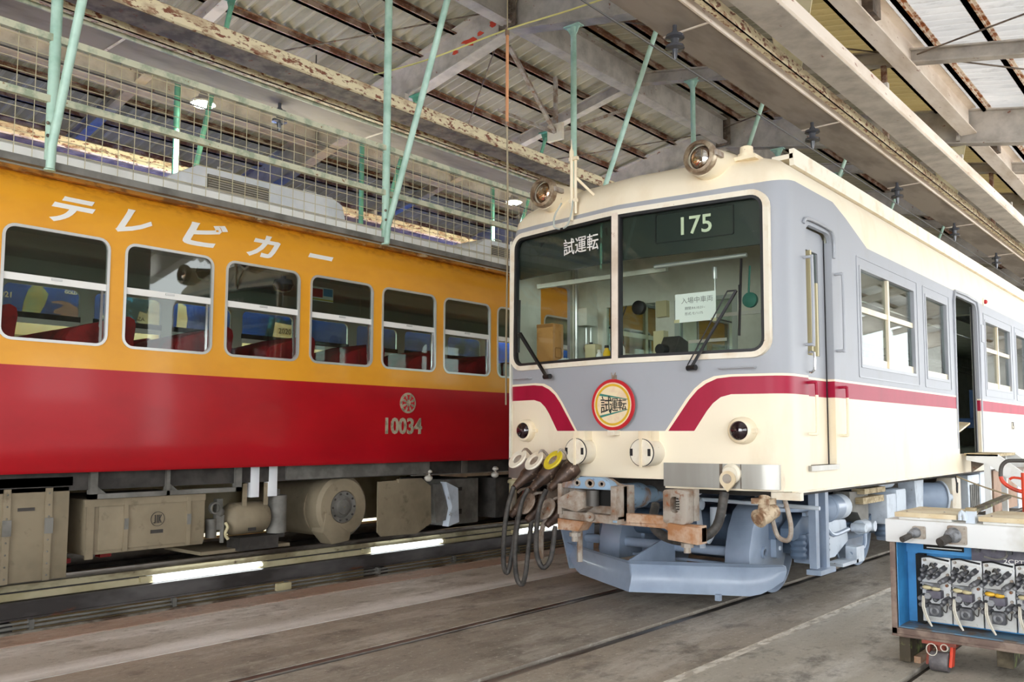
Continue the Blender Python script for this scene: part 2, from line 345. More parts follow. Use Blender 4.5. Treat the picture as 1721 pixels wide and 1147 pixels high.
def rrect(a0, a1, b0, b1, r, n=5, corners=(1, 1, 1, 1)):
    P = []
    for (ca, cb, st, on) in ((a1-r, b1-r, 0, corners[0]), (a0+r, b1-r, 90, corners[1]), (a0+r, b0+r, 180, corners[2]), (a1-r, b0+r, 270, corners[3])):
        for k in range(n+1):
            a = rad(st+90*k/n)
            if on: P.append((ca+r*cos(a), cb+r*sin(a)))
            else:
                m = rad(st+45); q = .012; P.append((ca+(r-q)*(1 if cos(m) > 0 else -1)+q*cos(a), cb+(r-q)*(1 if sin(m) > 0 else -1)+q*sin(a)))
    return P
def circ(a, b, r, n=24): return [(a+r*cos(2*pi*k/n), b+r*sin(2*pi*k/n)) for k in range(n)]
def thing(name, label, cat, loc=(0, 0, 0), group=None):
    o = bpy.data.objects.new(name, None); COL.objects.link(o); o.location = loc; o.empty_display_size = .1
    return tag(o, label, cat, group)
def tag(o, label, cat, group=None):
    o['label'] = label; o['category'] = cat
    if group: o['group'] = group
    return o
def struct(o, label=None):
    o['kind'] = 'structure'
    if label: o['label'] = label
    return o
def copy_tree(o, parent=None):
    c = o.copy(); COL.objects.link(c); c.parent = parent
    for ch in [x for x in o.children]: copy_tree(ch, c)
    return c
def text(body, size, origin, right, up, mat, parent, name='lettering', ext=.003, center=False, warp=None, sx=1.0, bold=0.0):
    cu = bpy.data.curves.new('t', 'FONT'); cu.body = body; cu.size = size; cu.extrude = ext; cu.offset = bold; cu.resolution_u = 3
    if center: cu.align_x = 'CENTER'; cu.align_y = 'CENTER'
    o = bpy.data.objects.new('t', cu); COL.objects.link(o); dg = bpy.context.evaluated_depsgraph_get(); dg.update()
    me = bpy.data.meshes.new_from_object(o.evaluated_get(dg)); bpy.data.objects.remove(o)
    r, u = Vector(right).normalized(), Vector(up).normalized(); n = r.cross(u); O = Vector(origin)
    b = MB(); b.v = [tuple(O + r*(v.co.x*sx) + u*v.co.y + n*v.co.z) for v in me.vertices]; b.f = [tuple(p.vertices) for p in me.polygons]
    if warp: b.warp(warp)
    bpy.data.meshes.remove(me)
    return b.build(name, mat, parent, flat=True)
def boolean_cut(ob, cutter_mb):
    c = cutter_mb.build('cutter', 'grey', ob.parent)
    m = ob.modifiers.new('b', 'BOOLEAN'); m.operation = 'DIFFERENCE'; m.solver = 'EXACT'; m.object = c
    dg = bpy.context.evaluated_depsgraph_get(); dg.update()
    me = bpy.data.meshes.new_from_object(ob.evaluated_get(dg), depsgraph=dg); ob.modifiers.clear(); old = ob.data; ob.data = me; bpy.data.meshes.remove(old)
    bpy.data.objects.remove(c); me.set_sharp_from_angle(angle=rad(35)); return ob

# ---------------------------------------------------------------- the setting: floor, pit, roof, frames
Y0, Y1 = -16.0, 42.0
def slab(x0, x1, m, top=0.0, dep=.3, name='floor', y0=Y0, y1=Y1): return struct(MB().box(x0, x1, y0, y1, top-dep, top).build(name, m, at=(0, 0, 0), flat=True))
slab(-2.69, -2.365, 'fl_red', dep=1.3); slab(-2.335, -1.425, 'fl_white'); slab(-1.41, -.578, 'fl_brown')
slab(-.46, .46, 'fl_mid'); slab(.578, 1.285, 'fl_brown'); slab(1.355, 2.30, 'fl_grey'); slab(2.36, 12, 'fl_grey')
struct(MB().box(1.285, 1.355, Y0, Y1, -.3, -.004).build('trim_1', 'mortar', at=(0, 0, 0)))
for a, b in ((-2.365, -2.335), (-1.425, -1.41), (2.30, 2.36), (-.578, -.46), (.46, .578)): slab(a, b, 'dirt', top=-.035, dep=.26)
for i, (s, lab) in enumerate(((-1, 'left worn steel rail flush in the concrete under the grey and cream railcar'), (1, 'right worn steel rail flush in the concrete under the grey and cream railcar'))):
    x = s*.5335 + s*.01
    tag(MB().box(x-.032, x+.032, Y0, Y1, -.036, -.002).build('rail', 'railhead', bev=.004), lab, 'rail', 'floor rails of the near track')
struct(MB().box(-14, .4, -16.2, -16, 0, 8).box(.4, 8.2, -16.2, -16, 6.2, 8).build('wall_back', 'wallgrey', at=(0, 0, 0)))
struct(MB().box(-14, 12, 42, 42.2, 0, 8).build('wall_front', 'wallgrey', at=(0, 0, 0)))
b = MB(); OPN = [(-15.1+3.1*k, -12.9+3.1*k, 1.0, 3.9) for k in range(5)]+[(.9, 2.2, 1.7, 2.9)]
ends = [-16]+[e for o in OPN for e in o[:2]]+[3.3]
for k in range(0, len(ends), 2): b.box(8, 8.2, ends[k], ends[k+1], 0, 5.5)
for a, c, z0, z1 in OPN: b.box(8, 8.2, a, c, 0, z0).box(8, 8.2, a, c, z1, 5.5)
struct(b.build('wall_right', 'wallgrey', at=(0, 0, 0)))
for k, (a, c, z0, z1) in enumerate(OPN):
    m_ = (a+c)/2; zm = (z0+z1)/2; struct(MB().box(8.08, 8.12, a, c, zm-.02, zm+.02).box(8.08, 8.12, m_-.02, m_+.02, z0, z1).build('window_%d' % (k+1), 'steel_light', at=(8.1, a, z0)))
# pit beside and below the orange and red railcar
slab(-14, -2.69, 'dirt', top=-1.1, dep=.2)
slab(-14, -6.25, 'fl_brown', top=0, dep=1.1); struct(MB().box(-6.25, -6.2, Y0, Y1, -1.1, .1).build('wall_pit', 'beigewall', at=(0, 0, 0)))
struct(MB().box(-14.1, -14, Y0, Y1, -.1, 7).build('wall_left', 'under_dark', at=(0, 0, 0)))
t = thing('rail_support', 'long beige and black steel beam carrying the raised rail beside the pit', 'beam', (-3.85, 0, -1.1))
MB().box(-3.9, -3.78, Y0, Y1, .115, .165).build('beam_top', M('beige_rail_beam', 'C4BA98', .6, 0, '8C8064', 4, .45, .6, (1, .5, 1), c3='5A4A38', sc3=16, lo3=.62, hi3=.68), t)
MB().box(-3.87, -3.79, Y0, Y1, .09, .115).build('beam_web', 'under_dark', t)
MB().box(-3.85, -3.775, Y0, Y1, -.07, .10).build('light_ledge', 'beigewall', t)
MB().box(-3.66, -3.63, Y0, Y1, -.085, .06).box(-3.66, -3.60, Y0, Y1, -.085, -.07).box(-3.68, -3.60, Y0, Y1, .045, .06).build('side_channel', M('greasy_black_steel', '6E6A68', .42, .35, '45403E', 3, .4, .62, (1, .4, 1), c3='6E4630', sc3=7, lo3=.64, hi3=.72), t)
MB().box(-3.80, -3.66, Y0, Y1, -.085, -.07).build('lower_web', 'under_dark', t)
for k in range(9):
    MB().box(-3.78, -3.6, -11+k*3.9, -10.8+k*3.9, -1.1, -.1).build('support_post', 'under_dark', t)
tag(MB().box(-3.88, -3.81, Y0, Y1, .165, .215).build('rail', 'railhead', bev=.01), 'raised rail on the beige beam under the near wheels of the orange and red railcar', 'rail')
tag(MB().box(-5.09, -5.02, Y0, Y1, .1, .215).build('rail', 'railhead', bev=.01), 'far raised rail of the pit track, behind the orange railcar underfloor gear', 'rail')
struct(MB().box(-5.1, -4.9, Y0, Y1, -.1, .1).build('trim_2', 'under_dark', at=(0, 0, 0)))
t = thing('pit_pipework', 'pair of grey conduits with clips running along the pit side below the floor edge', 'pipes', (-3.5, 0, -.3))
for x, z, r in ((-3.56, -.10, .011), (-3.55, -.132, .014)):
    MB().cyl((x, Y0, z), (x, Y1, z), r, seg=10).build('conduit', 'under_grey', t)
MB().box(-3.55, -3.50, Y0, Y1, -.30, -.155).build('beige_strip', M('spotted_beige_steel', '9A9488', .6, 0, '5A4A3C', 5, .45, .58, (1, .6, 1)), t)
clip = None
for k in range(16):
    y = -8.9+k*1.2
    c = MB().box(-3.58, -3.53, y, y+.035, -.16, -.08).build('pipe_clip', 'under_grey', t) if clip is None else clip.copy()
    if clip is None: clip = c; cy = y
    else: COL.objects.link(c); c.location.y += y-cy
MB().box(-3.54, -3.50, -.63, -.46, -.155, -.085).build('junction_box', 'beigeplastic', t, bev=.005)
tubes = [(-1.79, -.65), (.77, 1.90), (3.35, 4.5), (-4.4, -3.26), (5.9, 7.05)]
names = ['leftmost lit one, below the riveted underfloor box', 'middle lit one, below the round blower', 'right lit one, behind the hanging jumper hoses', 'one before the leftmost', 'one hidden beyond the hoses']
for (a, b), nm in zip(tubes, names):
    t = thing('fluorescent_tube', 'white fluorescent tube along the pit rail beam, ' + nm, 'lamp', (-3.75, a, 0), 'fluorescent tubes along the pit rail beam')
    MB().cyl((-3.74, a, .085), (-3.74, b, .01+.075), .014, seg=10).build('glass_tube', 'tube', t)
    MB().box(-3.775, -3.735, a-.11, a, .065, .11).build('tube_holder', 'beigeplastic', t); MB().box(-3.775, -3.735, b, b+.06, .065, .11).build('tube_holder', 'beigeplastic', t)
    MB().box(-3.775, -3.755, a-.05, b+.03, .10, .115).build('backplate', 'white', t)
# roof sheets: corrugations run down the slope
def sheet(xa, xb, m, ya=Y0, yb=Y1, ridge=-4.0, top=7.93, pitch=.20, amp=.045):
    b = MB(); n = int((yb-ya)/pitch*6); vs = []; zz = lambda x: top-.2*abs(x-ridge)
    for i in range(n+1):
        y = ya+(yb-ya)*i/n; dz = amp*sin(2*pi*y/pitch)
        vs += [(xa, y, zz(xa)+dz), (xb, y, zz(xb)+dz)]
    b.add(vs, [(2*i, 2*i+1, 2*i+3, 2*i+2) for i in range(n)]); o = b.build('ceiling', m, at=(0, 0, 0)); return struct(o)
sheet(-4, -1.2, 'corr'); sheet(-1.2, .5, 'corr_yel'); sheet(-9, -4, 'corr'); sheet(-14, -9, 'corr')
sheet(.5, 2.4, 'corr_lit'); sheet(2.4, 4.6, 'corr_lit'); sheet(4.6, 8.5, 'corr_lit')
def rz(x): return -.2*abs(x+4)
def ibeam(p0, p1, h, wf, name, m, tf=.022, tw=.016, up=(0, 0, 1)):
    p0, p1 = Vector(p0), Vector(p1); d = (p1-p0).normalized(); u = Vector(up); u = (u-d*u.dot(d)).normalized(); b = MB()
    b.bar(p0+u*(h/2), p1+u*(h/2), tw, h-tf, u); b.bar(p0+u*(tf/2), p1+u*(tf/2), wf, tf, u); b.bar(p0+u*(h-tf/2), p1+u*(h-tf/2), wf, tf, u)
    return b.build(name, m)
deep = [-9.8, -3.15, 3.5, 10.2, 16.9, 23.6, 30.3, 37]; light = [-13, -6.5, .18, 6.85, 13.5, 20.2, 26.9, 33.6]
for y in deep:
    for xa, xb, m in ((-4, 8.5, 'steel'), (-4, -14, 'steel')):
        b = struct(ibeam((xa, y, 7.22+rz(xa)), (xb, y, 7.22+rz(xb)), .58, .22, 'roof_beam', m), 'deep grey sloping roof beam')
    g = MB().box(-4.16, -3.84, y-.125, y-.105, 7.25, 7.95)  # bolted ridge splice
    for sx in (-.1, -.045, .045, .1):
        for k in range(9): g.sph((-4+sx, y-.13, 7.3+k*.065), .014, 6, 4)
    g.build('ridge_splice_plate', 'steel_dark', b)
    g = MB().box(.3, .34, y-.11, y+.11, 6.4, 6.95).build('stiffener_plate', 'steel', b)
for y in light:
    for xa, xb in ((-4, 8.5), (-4, -14)):
        struct(ibeam((xa, y, 7.50+rz(xa)), (xb, y, 7.50+rz(xb)), .2, .16, 'roof_beam', 'steel'), 'light grey sloping roof beam')
for k in range(len(deep)-1):
    ya, yb = deep[k]+.12, deep[k+1]-.12
    struct(ibeam((-4, ya, 7.30), (-4, yb, 7.30), .5, .2, 'ridge_beam', 'steel'))
    struct(ibeam((.5, ya, 6.46), (.5, yb, 6.46), .46, .24, 'roof_beam', 'steel_light'))
    struct(ibeam((-8.5, ya, 6.46), (-8.5, yb, 6.46), .46, .24, 'roof_beam', 'steel'))
    struct(ibeam((5.2, ya, 5.6), (5.2, yb, 5.6), .4, .24, 'roof_beam', 'steel_light'))
    b = MB().box(.36, .64, ya+1.2, ya+1.5, 6.55, 6.82)  # stub bracket on the long beam
    struct(b.build('beam_bracket', 'steel_dark'))
for i in range(-13, 17):
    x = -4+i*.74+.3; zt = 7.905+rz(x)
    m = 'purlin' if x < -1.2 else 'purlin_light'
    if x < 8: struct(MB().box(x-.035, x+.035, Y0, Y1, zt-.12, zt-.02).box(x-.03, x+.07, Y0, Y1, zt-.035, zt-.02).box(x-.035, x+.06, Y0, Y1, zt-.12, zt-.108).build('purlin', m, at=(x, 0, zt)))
rods = MB
for k, (xa, ya, xb, yb) in enumerate([(-4, 3.6, .4, 6.8), (-4, 10.1, .4, 6.9), (-8.4, .3, -4.2, 3.4), (-8.4, 6.7, -4.2, 3.6), (-8.4, 6.9, -4.2, 10.1), (.6, 3.6, 5, 6.8), (.6, 6.9, 5, 10.1), (-4, -.2, .4, 3.4), (.6, 6.8, 5, 3.7), (-8.4, 0, -4.2, -3)]):
    struct(MB().cyl((xa, ya, 7.62+rz(xa)), (xb, yb, 7.62+rz(xb)), .012, seg=6).build('tie_rod', 'steel_dark'))
rn = random.Random(11)
for x, z, s_ in ((-4.37, 7.47, .07), (-4.62, 7.40, .05), (-4.85, 7.33, .10), (-5.15, 7.26, .05)):   # red primer patches on the beam web
    b = MB(); k = 11; b.prism([(x+s_*(1+rn.uniform(-.4, .5))*cos(2*pi*i/k)*1.3, z+s_*(1+rn.uniform(-.4, .4))*.6*sin(2*pi*i/k)-.2*s_*cos(2*pi*i/k)) for i in range(k)], 'y', 3.486, 3.4915)
    struct(b.build('beam_primer_patch', 'brushred'))
# lattice hanger below the ridge, seen above the rust coloured beam
b = thing('rusty_brace_frame', 'rusty riveted lattice brace hanging below the roof ridge behind the tan pole', 'brace', (-5.1, 5.2, 6.3))
for p0, p1 in (((-4.15, 3.6, 7.1), (-4.6, 5.3, 6.35)), ((-4.15, 6.8, 7.1), (-4.6, 5.3, 6.35)), ((-5.6, 5.0, 6.9), (-4.6, 5.3, 6.35)), ((-4.6, 5.3, 7.3), (-4.6, 5.3, 6.35))):
    MB().bar(p0, p1, .06, .05).build('brace_bar', 'rust', b)
MB().box(-4.75, -4.45, 5.27, 5.33, 6.22, 6.5).build('gusset_plate', 'creamrust', b)

# ---------------------------------------------------------------- overhead wire troughs, one above each track
def trough(c, label, rusty, ylist):
    t = thing('overhead_trough', label, 'overhead beam', (c, 0, 5.2))
    MB().box(c-.2, c+.27, Y0, Y1, 5.2, 5.24).build('plank', M('grey_brown_board', '958A7E', .7, 0, '7A7066', 2, .45, .6, (1, .3, 1)), t)
    MB().box(c+.27, c+.29, Y0, Y1, 5.19, 5.30).build('plank_edge', 'steel_light' if not rusty else 'railing', t)
    MB().box(c+.42, c+.43, Y0, Y1, 5.2, 5.32).box(c+.36, c+.43, Y0, Y1, 5.2, 5.21).build('angle_iron', 'steel_rusty', t)
    b = MB().prism([(c+.62, 5.2), (c+.915, 5.2), (c+.935, 5.215), (c+.94, 5.24), (c+.94, 5.34), (c+.91, 5.36), (c+.62, 5.36)], 'y', Y0, Y1); b.build('channel_beam', 'steel_rusty' if rusty else 'steel_light', t)
    MB().box(c+.60, c+.915, Y0, Y1, 5.192, 5.2).build('shaded_underside', 'steel_dark' if rusty else 'steel', t)  # darker plate: underside shade put into its colour, along with grime
    MB().box(c+.5, c+.62, Y0, Y1, 5.32, 5.34).box(c+.1, c+.16, Y0, Y1, 5.3, 5.4).build('upper_web', 'steel_dark', t)
    for k in range(10):
        y = -9.0+k*3.33
        MB().box(c-.05, c+.93, y, y+.06, 5.35, 5.42).build('cross_bearer', 'steel', t)
        MB().bar((c-.2, y+.3, 5.193), (c+.27, y+.3, 5.193), .02, .012).build('cleat_strap', 'steel_light', t)
    for y in (light[2:7] if c == 0 else []): MB().box(c+.10, c+.16, y-.03, y+.0, 5.34, 7.50+rz(c+.13)).box(c+.16, c+.17, y-.03, y+.03, 5.34, 7.50+rz(c+.13)).build('hanger', 'purlin', t)
    for y in (deep[1:6] if c == 0 else []): zt = 7.215+rz(c+.45); MB().prism([(c-.12, zt), (c+.42, zt), (c+.24, 5.36), (c+.02, 5.36)], 'y', y-.02, y).build('hanger_plate', 'beigewall', t)
    for y in ylist:
        g = MB().lathe((c+.0, y, 5.2), (0, 0, -1), [(0, .02), (.05, .02), (.07, .035), (.09, .035), (.10, .085), (.125, .09), (.135, .04), (.19, .035), (.2, .085), (.225, .09), (.235, .03), (.30, .02), (.33, .012)], 16)
        g.build('insulator', 'porcelain', t)
    MB().cyl((c, Y0, 4.865), (c, Y1, 4.865), .008, seg=6).build('contact_wire', 'iron', t)
    return t
ys = [-2.2, 1.15, 4.45, 7.75, 11.03, 14.35, 17.6]
trough(0, 'pale steel and board trough with insulators and wire, above the grey and cream railcar', False, ys)
trough(-4.45, 'flaking rusty cream beam and board trough above the orange and red railcar', True, [-5, -.1, 6, 12])
trough(-8.9, 'dim yellowish board trough and beam above the far blue railcar', True, [-2, 4])
for i, (y, c) in enumerate(((1.05, -3.55), (2.9, -3.55), (-.6, -3.55))):
    tag(MB().box(-4.02, -3.86, y, y+.1, 5.245, 5.36).build('wood_block', 'rust_orange' if i == 0 else 'wood'), ['small rust-stained wood block wedged beside the rusty overhead beam, nearer the tan pole', 'small pale wood block wedged beside the rusty overhead beam, right of the tall green post', 'small wood block on the rusty overhead beam, above the lit lamp'][i], 'block')
# ---------------------------------------------------------------- hanging mesh fences along the car roofs
def fence(X, label, ylist, bays, braces=True, m='green'):
    t = thing('roof_safety_fence', label, 'fence', (X, 0, 3.4)); ya, yb = ylist[0], ylist[-1]
    MB().box(X-.03, X+.03, ya, yb, 3.385, 3.44).build('base_channel', 'under_grey' if braces and m == 'green' else 'railing', t)
    for z in (3.92, 4.40):
        MB().prism([(X-.02, z-.03), (X+.03, z-.03), (X+.03, z+.025), (X+.005, z+.03), (X-.02, z+.03)], 'y', ya, yb).build('rail', 'railing', t)
    for y in ylist:
        ym = min(deep+light, key=lambda q: abs(q-y)); top = (7.2 if ym in deep else 7.5)+rz(X)
        p = MB().cyl((X, y, 3.37), (X, y, top), .041, seg=14).build('post', m, t)
        MB().box(X-.13, X+.13, y-.06, y+.06, top-.02, top).prism([(X-.12, top), (X+.12, top), (X+.03, top-.16), (X-.03, top-.16)], 'y', y-.006, y+.006).build('bracket', m, p)
        if braces:
            xb = X+1.35; tb = (7.2 if ym in deep else 7.5)+rz(xb)
            q = MB().tube([(X+.035, y-.01, 3.38), (X+.05, y-.01, 3.55), (xb, y-.01, tb-.1)], .033, 12, 1).build('brace', m, t)
            MB().box(xb-.13, xb+.13, y-.07, y+.05, tb-.02, tb).prism([(xb-.12, tb), (xb+.1, tb), (xb+.02, tb-.17), (xb-.06, tb-.17)], 'y', y-.006, y+.006).build('bracket', m, q)
            MB().sph((X+.06, y-.045, 3.62), .014, 8, 5).sph((X+.05, y-.045, 3.72), .014, 8, 5).build('bolt', 'steel_dark', q)
    for a, b_ in bays:
        g = MB(); n = max(1, round((b_-a)/.128))
        for i in range(1, n): 
            y = a+(b_-a)*i/n; g.bar((X, y, 3.44), (X, y, 4.37), .0045, .0045)
        for k in range(1, 11):
            z = 3.44+k*.0905
            if k != 5: g.bar((X+.003, a, z), (X+.003, b_, z), .0045, .0045)
        g.build('wire_mesh', 'wire', t)
    return t
P1 = [-6.48, -3.15, .18, 3.5, 6.82, 10.2, 13.5, 16.9]
fence(-2.9, 'mint green posts and beige mesh hung along the near roof edge of the orange railcar', P1, list(zip(P1[:-1], P1[1:])))
fence(-7.35, 'dim green posts and mesh hung behind the orange railcar roof, beside the lit lamp', P1[:6], list(zip(P1[:5], P1[1:6])), True, 'green_dark')
t = thing('pendant_lamp', 'lit round pendant lamp hanging from the roof behind the mesh fence', 'lamp', (-6.95, .55, 5.0))
lx, ly, lz = -6.95, .35, 5.95
MB().lathe((lx, ly, lz), (0, 0, 1), [(0, .17), (.02, .175), (.05, .15), (.1, .07), (.16, .05), (.2, .03)], 20).build('shade', 'steel', t)
MB().lathe((lx, ly, lz-.03), (0, 0, 1), [(0, .08), (.01, .13), (.035, .15)], 20).build('bulb', 'lamp', t)
MB().cyl((lx, ly, lz+.2), (lx, ly, 6.9), .01, seg=6).build('cord', 'black', t)
for q, yy in enumerate((ly, -6.3, 7.0)):
    if q:  # two further lamps, added to brighten the side of the blue railcar
        t2 = thing('pendant_lamp', 'added pendant lamp brightening the gap between the orange and blue railcars, ' + ('nearer end' if q == 1 else 'far end'), 'lamp', (lx, yy, lz))
        MB().lathe((lx, yy, lz), (0, 0, 1), [(0, .17), (.02, .175), (.05, .15), (.1, .07), (.16, .05), (.2, .03)], 20).build('shade', 'steel', t2)
        MB().lathe((lx, yy, lz-.03), (0, 0, 1), [(0, .08), (.01, .13), (.035, .15)], 20).build('bulb', 'lamp', t2)
    ld = bpy.data.lights.new('lamp_light', 'SPOT'); ld.energy = 4800; ld.color = (.95, 1, .93); ld.spot_size = rad(112); ld.spot_blend = .35; ld.shadow_soft_size = .12
    lo = bpy.data.objects.new('lamp_light', ld); COL.objects.link(lo); lo.parent = t if q == 0 else t2; lo.location = Vector((lx, yy, lz-.10))-lo.parent.location
t = thing('pendant_lamp', 'unlit round pendant lamp under the rusty overhead beam above the mesh fence', 'lamp', (-6.4, 1.9, 5.6))
lx, ly, lz = -6.3, 1.75, 6.15
MB().lathe((lx, ly, lz), (0, 0, 1), [(0, .19), (.02, .19), (.06, .12), (.1, .06), (.16, .05), (.2, .03)], 20).build('shade', 'steel_dark', t)
MB().sph((lx, ly, lz-.03), .07).build('bulb', 'int_grey', t); MB().cyl((lx, ly, lz+.2), (lx, ly, 6.95), .01, seg=6).build('cord', 'black', t)
# insulated pole, rope lines
t = thing('earthing_pole', 'tan insulated pole with a rope tail hanging left of the grey railcar', 'pole', (-2.6, 2.6, 2.2))
MB().cyl((-1.93, 1, 4.69), (-1.93, 1, 5.64), .017, seg=12).build('pole', 'tan', t)
MB().cyl((-1.93, 1, 5.64), (-1.93, 1, 5.72), .024, seg=10).cyl((-1.93, 1, 4.64), (-1.93, 1, 4.69), .022, seg=10).build('end_fitting', 'rust', t)
MB().tube([(-1.93, 1, 5.7), (-1.93, 1, 6.9)], .007, 6, 1).build('upper_rope', 'rope', t)
MB().tube([(-1.93, 1, 4.66), (-1.915, 1, 3.6), (-1.93, 1, 2.4), (-1.93, 1, 1.7)], .010, 6, 3).build('rope_tail', 'rope', t)
tag(MB().tube([(-4.1, 1, 5.80), (-3.1, 1, 5.72), (-1.93, .99, 5.70), (-.7, 1, 5.63), (1.5, 1, 5.6)], .009, 6, 4).build('yellow_rope', 'yrope'), 'thin pale yellow rope stretched across past the top of the tan pole', 'rope')
tag(MB().tube([(-4.0, .6, 6.6), (-3.75, .75, 6.05), (-3.6, .8, 6.0), (-3.2, .85, 5.9)], .005, 5, 3).build('loose_wire', 'rope'), 'loose thin wire dangling near the tall green post under the roof sheets', 'wire')

# ---------------------------------------------------------------- grey, cream and maroon railcar
RC = thing('railcar', 'grey and cream railcar with maroon band and number 175, facing the viewer', 'train car', (0, 0, 0))
L = 19.0
SEC = [(.99, 1.35, 0), (1.10, 1.35, 0), (1.43, 1.35, 0), (2.0, 1.35, 0), (2.6, 1.35, .01), (3.1, 1.35, .02), (3.25, 1.348, .03), (3.38, 1.33, .06), (3.47, 1.28, .12), (3.55, 1.19, .22), (3.62, 1.05, .37), (3.67, .85, .56), (3.705, .58, .8), (3.725, .3, 1.05), (3.73, .05, 1.25)]
def fy(x): return .135 + .155*min(abs(x)/1.2, 1)**1.15   # bent front in plan
def ring(z, w, dy, inset=0):
    R = .17*min(1, w/1.0); pts = []
    xs = [-(w-R)+2*(w-R)*i/12 for i in range(13)]
    ye = fy(1.2) if w > 1.2 else fy(w)
    pts.append((-w, L)); pts.append((-w, 8)); pts.append((-w, ye+dy+R+.6)); 
    for k in range(0, 7):
        a = rad(180+90*k/6); pts.append((-(w-R)+R*cos(a), ye+dy+R+.02+R*sin(a)))
    for x in xs[1:-1]: pts.append((x, fy(x)+dy))
    for k in range(0, 7):
        a = rad(270+90*k/6); pts.append(((w-R)+R*cos(a), ye+dy+R+.02+R*sin(a)))
    pts += [(w, ye+dy+R+.6), (w, 8), (w, L)]
    return [(x, y, z) for x, y in pts]
b = MB(); rings = [ring(*s) for s in SEC]; n = len(rings[0])
for r_ in rings: b.v += r_
b.f = [(i*n+k, i*n+k+1, (i+1)*n+k+1, (i+1)*n+k) for i in range(len(rings)-1) for k in range(n-1)]
b.f += [((i)*n+n-1, i*n, (i+1)*n, (i+1)*n+n-1) for i in range(len(rings)-1)]   # tail end
b.f += [tuple((len(rings)-1)*n+k for k in range(n))]
body = b.build('body_shell', 'p175', RC)
sm = body.modifiers.new('s', 'SOLIDIFY'); sm.thickness = .035; sm.offset = -1; body.data.materials.append(mt['interior']); sm.material_offset = 1; sm.material_offset_rim = 0
cut = MB()
cut.prism(rrect(-1.215, 1.215, 2.015, 3.205, .11), 'y', -.6, .52)
WINS = [(1.93, 3.55, 1.99, 2.89), (3.92, 4.78, 1.99, 2.89), (6.58, 8.1, 1.99, 2.89), (8.45, 9.3, 1.99, 2.89), (9.6, 11.15, 1.99, 2.89), (11.5, 12.35, 1.99, 2.89)]
for y0, y1, z0, z1 in WINS: cut.box(-2, 2, y0, y1, z0, z1)
cut.prism(rrect(.74, 1.29, 1.17, 3.04, .10, corners=(1, 1, 0, 0)), 'x', .9, 2)
cut.prism(rrect(5.12, 6.18, 1.19, 3.03, .12, corners=(1, 1, 0, 0)), 'x', .9, 2)
cut.prism(rrect(5.12, 6.18, 2.0, 2.95, .10), 'x', -2, -.9)
cut.prism(rrect(.78, 1.28, 2.03, 2.88, .04), 'x', -2, -.9)
cut.box(-.42, .42, -.6, .6, .9, 1.055)     # notch for the coupler
boolean_cut(body, cut)
# windscreen
WS = 'creamrust'
fwarp = lambda off: (lambda x, y, z: (x, fy(x)+y+.012*max(0, z-2.2), z))
def fr(u, v, r, inset=0): return rrect(-u, u, 2.015-v+.0, 3.205+v, r, 6)
def dens(P, m=.12):
    out = []
    for i in range(len(P)):
        a, b_ = P[i], P[(i+1) % len(P)]; d = math.dist(a, b_); k = max(1, int(d/m))
        out += [(a[0]+(b_[0]-a[0])*j/k, a[1]+(b_[1]-a[1])*j/k) for j in range(k)]
    return out
def ring2(P, d):  # inset copy of a densified outline about the screen centre
    o = []
    n_ = len(P)
    for i in range(n_):
        a, c = P[i-1], P[(i+1) % n_]; tx, ty = c[0]-a[0], c[1]-a[1]; l = math.hypot(tx, ty) or 1; o.append((P[i][0]-ty/l*d, P[i][1]+tx/l*d))
    return o
OUT = dens(rrect(-1.255, 1.255, 1.975, 3.245, .14, 6)); MID = ring2(OUT, .042); INN = ring2(OUT, .066)
MB().frame(OUT, MID, 'y', -.018, .03).warp(fwarp(0)).build('windscreen_frame', WS, RC)
MB().frame(MID, INN, 'y', -.014, .03).warp(fwarp(0)).build('windscreen_gasket', 'black', RC)
b = MB()
for i in range(2): pass
MB().box(-.03, .03, -.02, .03, 2.0, 3.22).warp(fwarp(0)).build('windscreen_mullion', 'steel_light', RC)
MB().box(-.048, -.03, -.012, .03, 2.02, 3.2).box(.03, .048, -.012, .03, 2.02, 3.2).warp(fwarp(0)).build('mullion_gasket', 'black', RC)
def screen(x0, x1, m):
    b = MB(); n = 8; vs = []
    for i in range(n+1):
        x = x0+(x1-x0)*i/n; vs += [(x, fy(x)+.012, 2.0), (x, fy(x)+.024, 3.22)]
    return b.add(vs, [(2*i, 2*i+2, 2*i+3, 2*i+1) for i in range(n)])
screen(-1.2, -.03, 0).build('windscreen_pane', 'screen_glass', RC); screen(.03, 1.2, 0).build('windscreen_pane', 'screen_glass', RC)
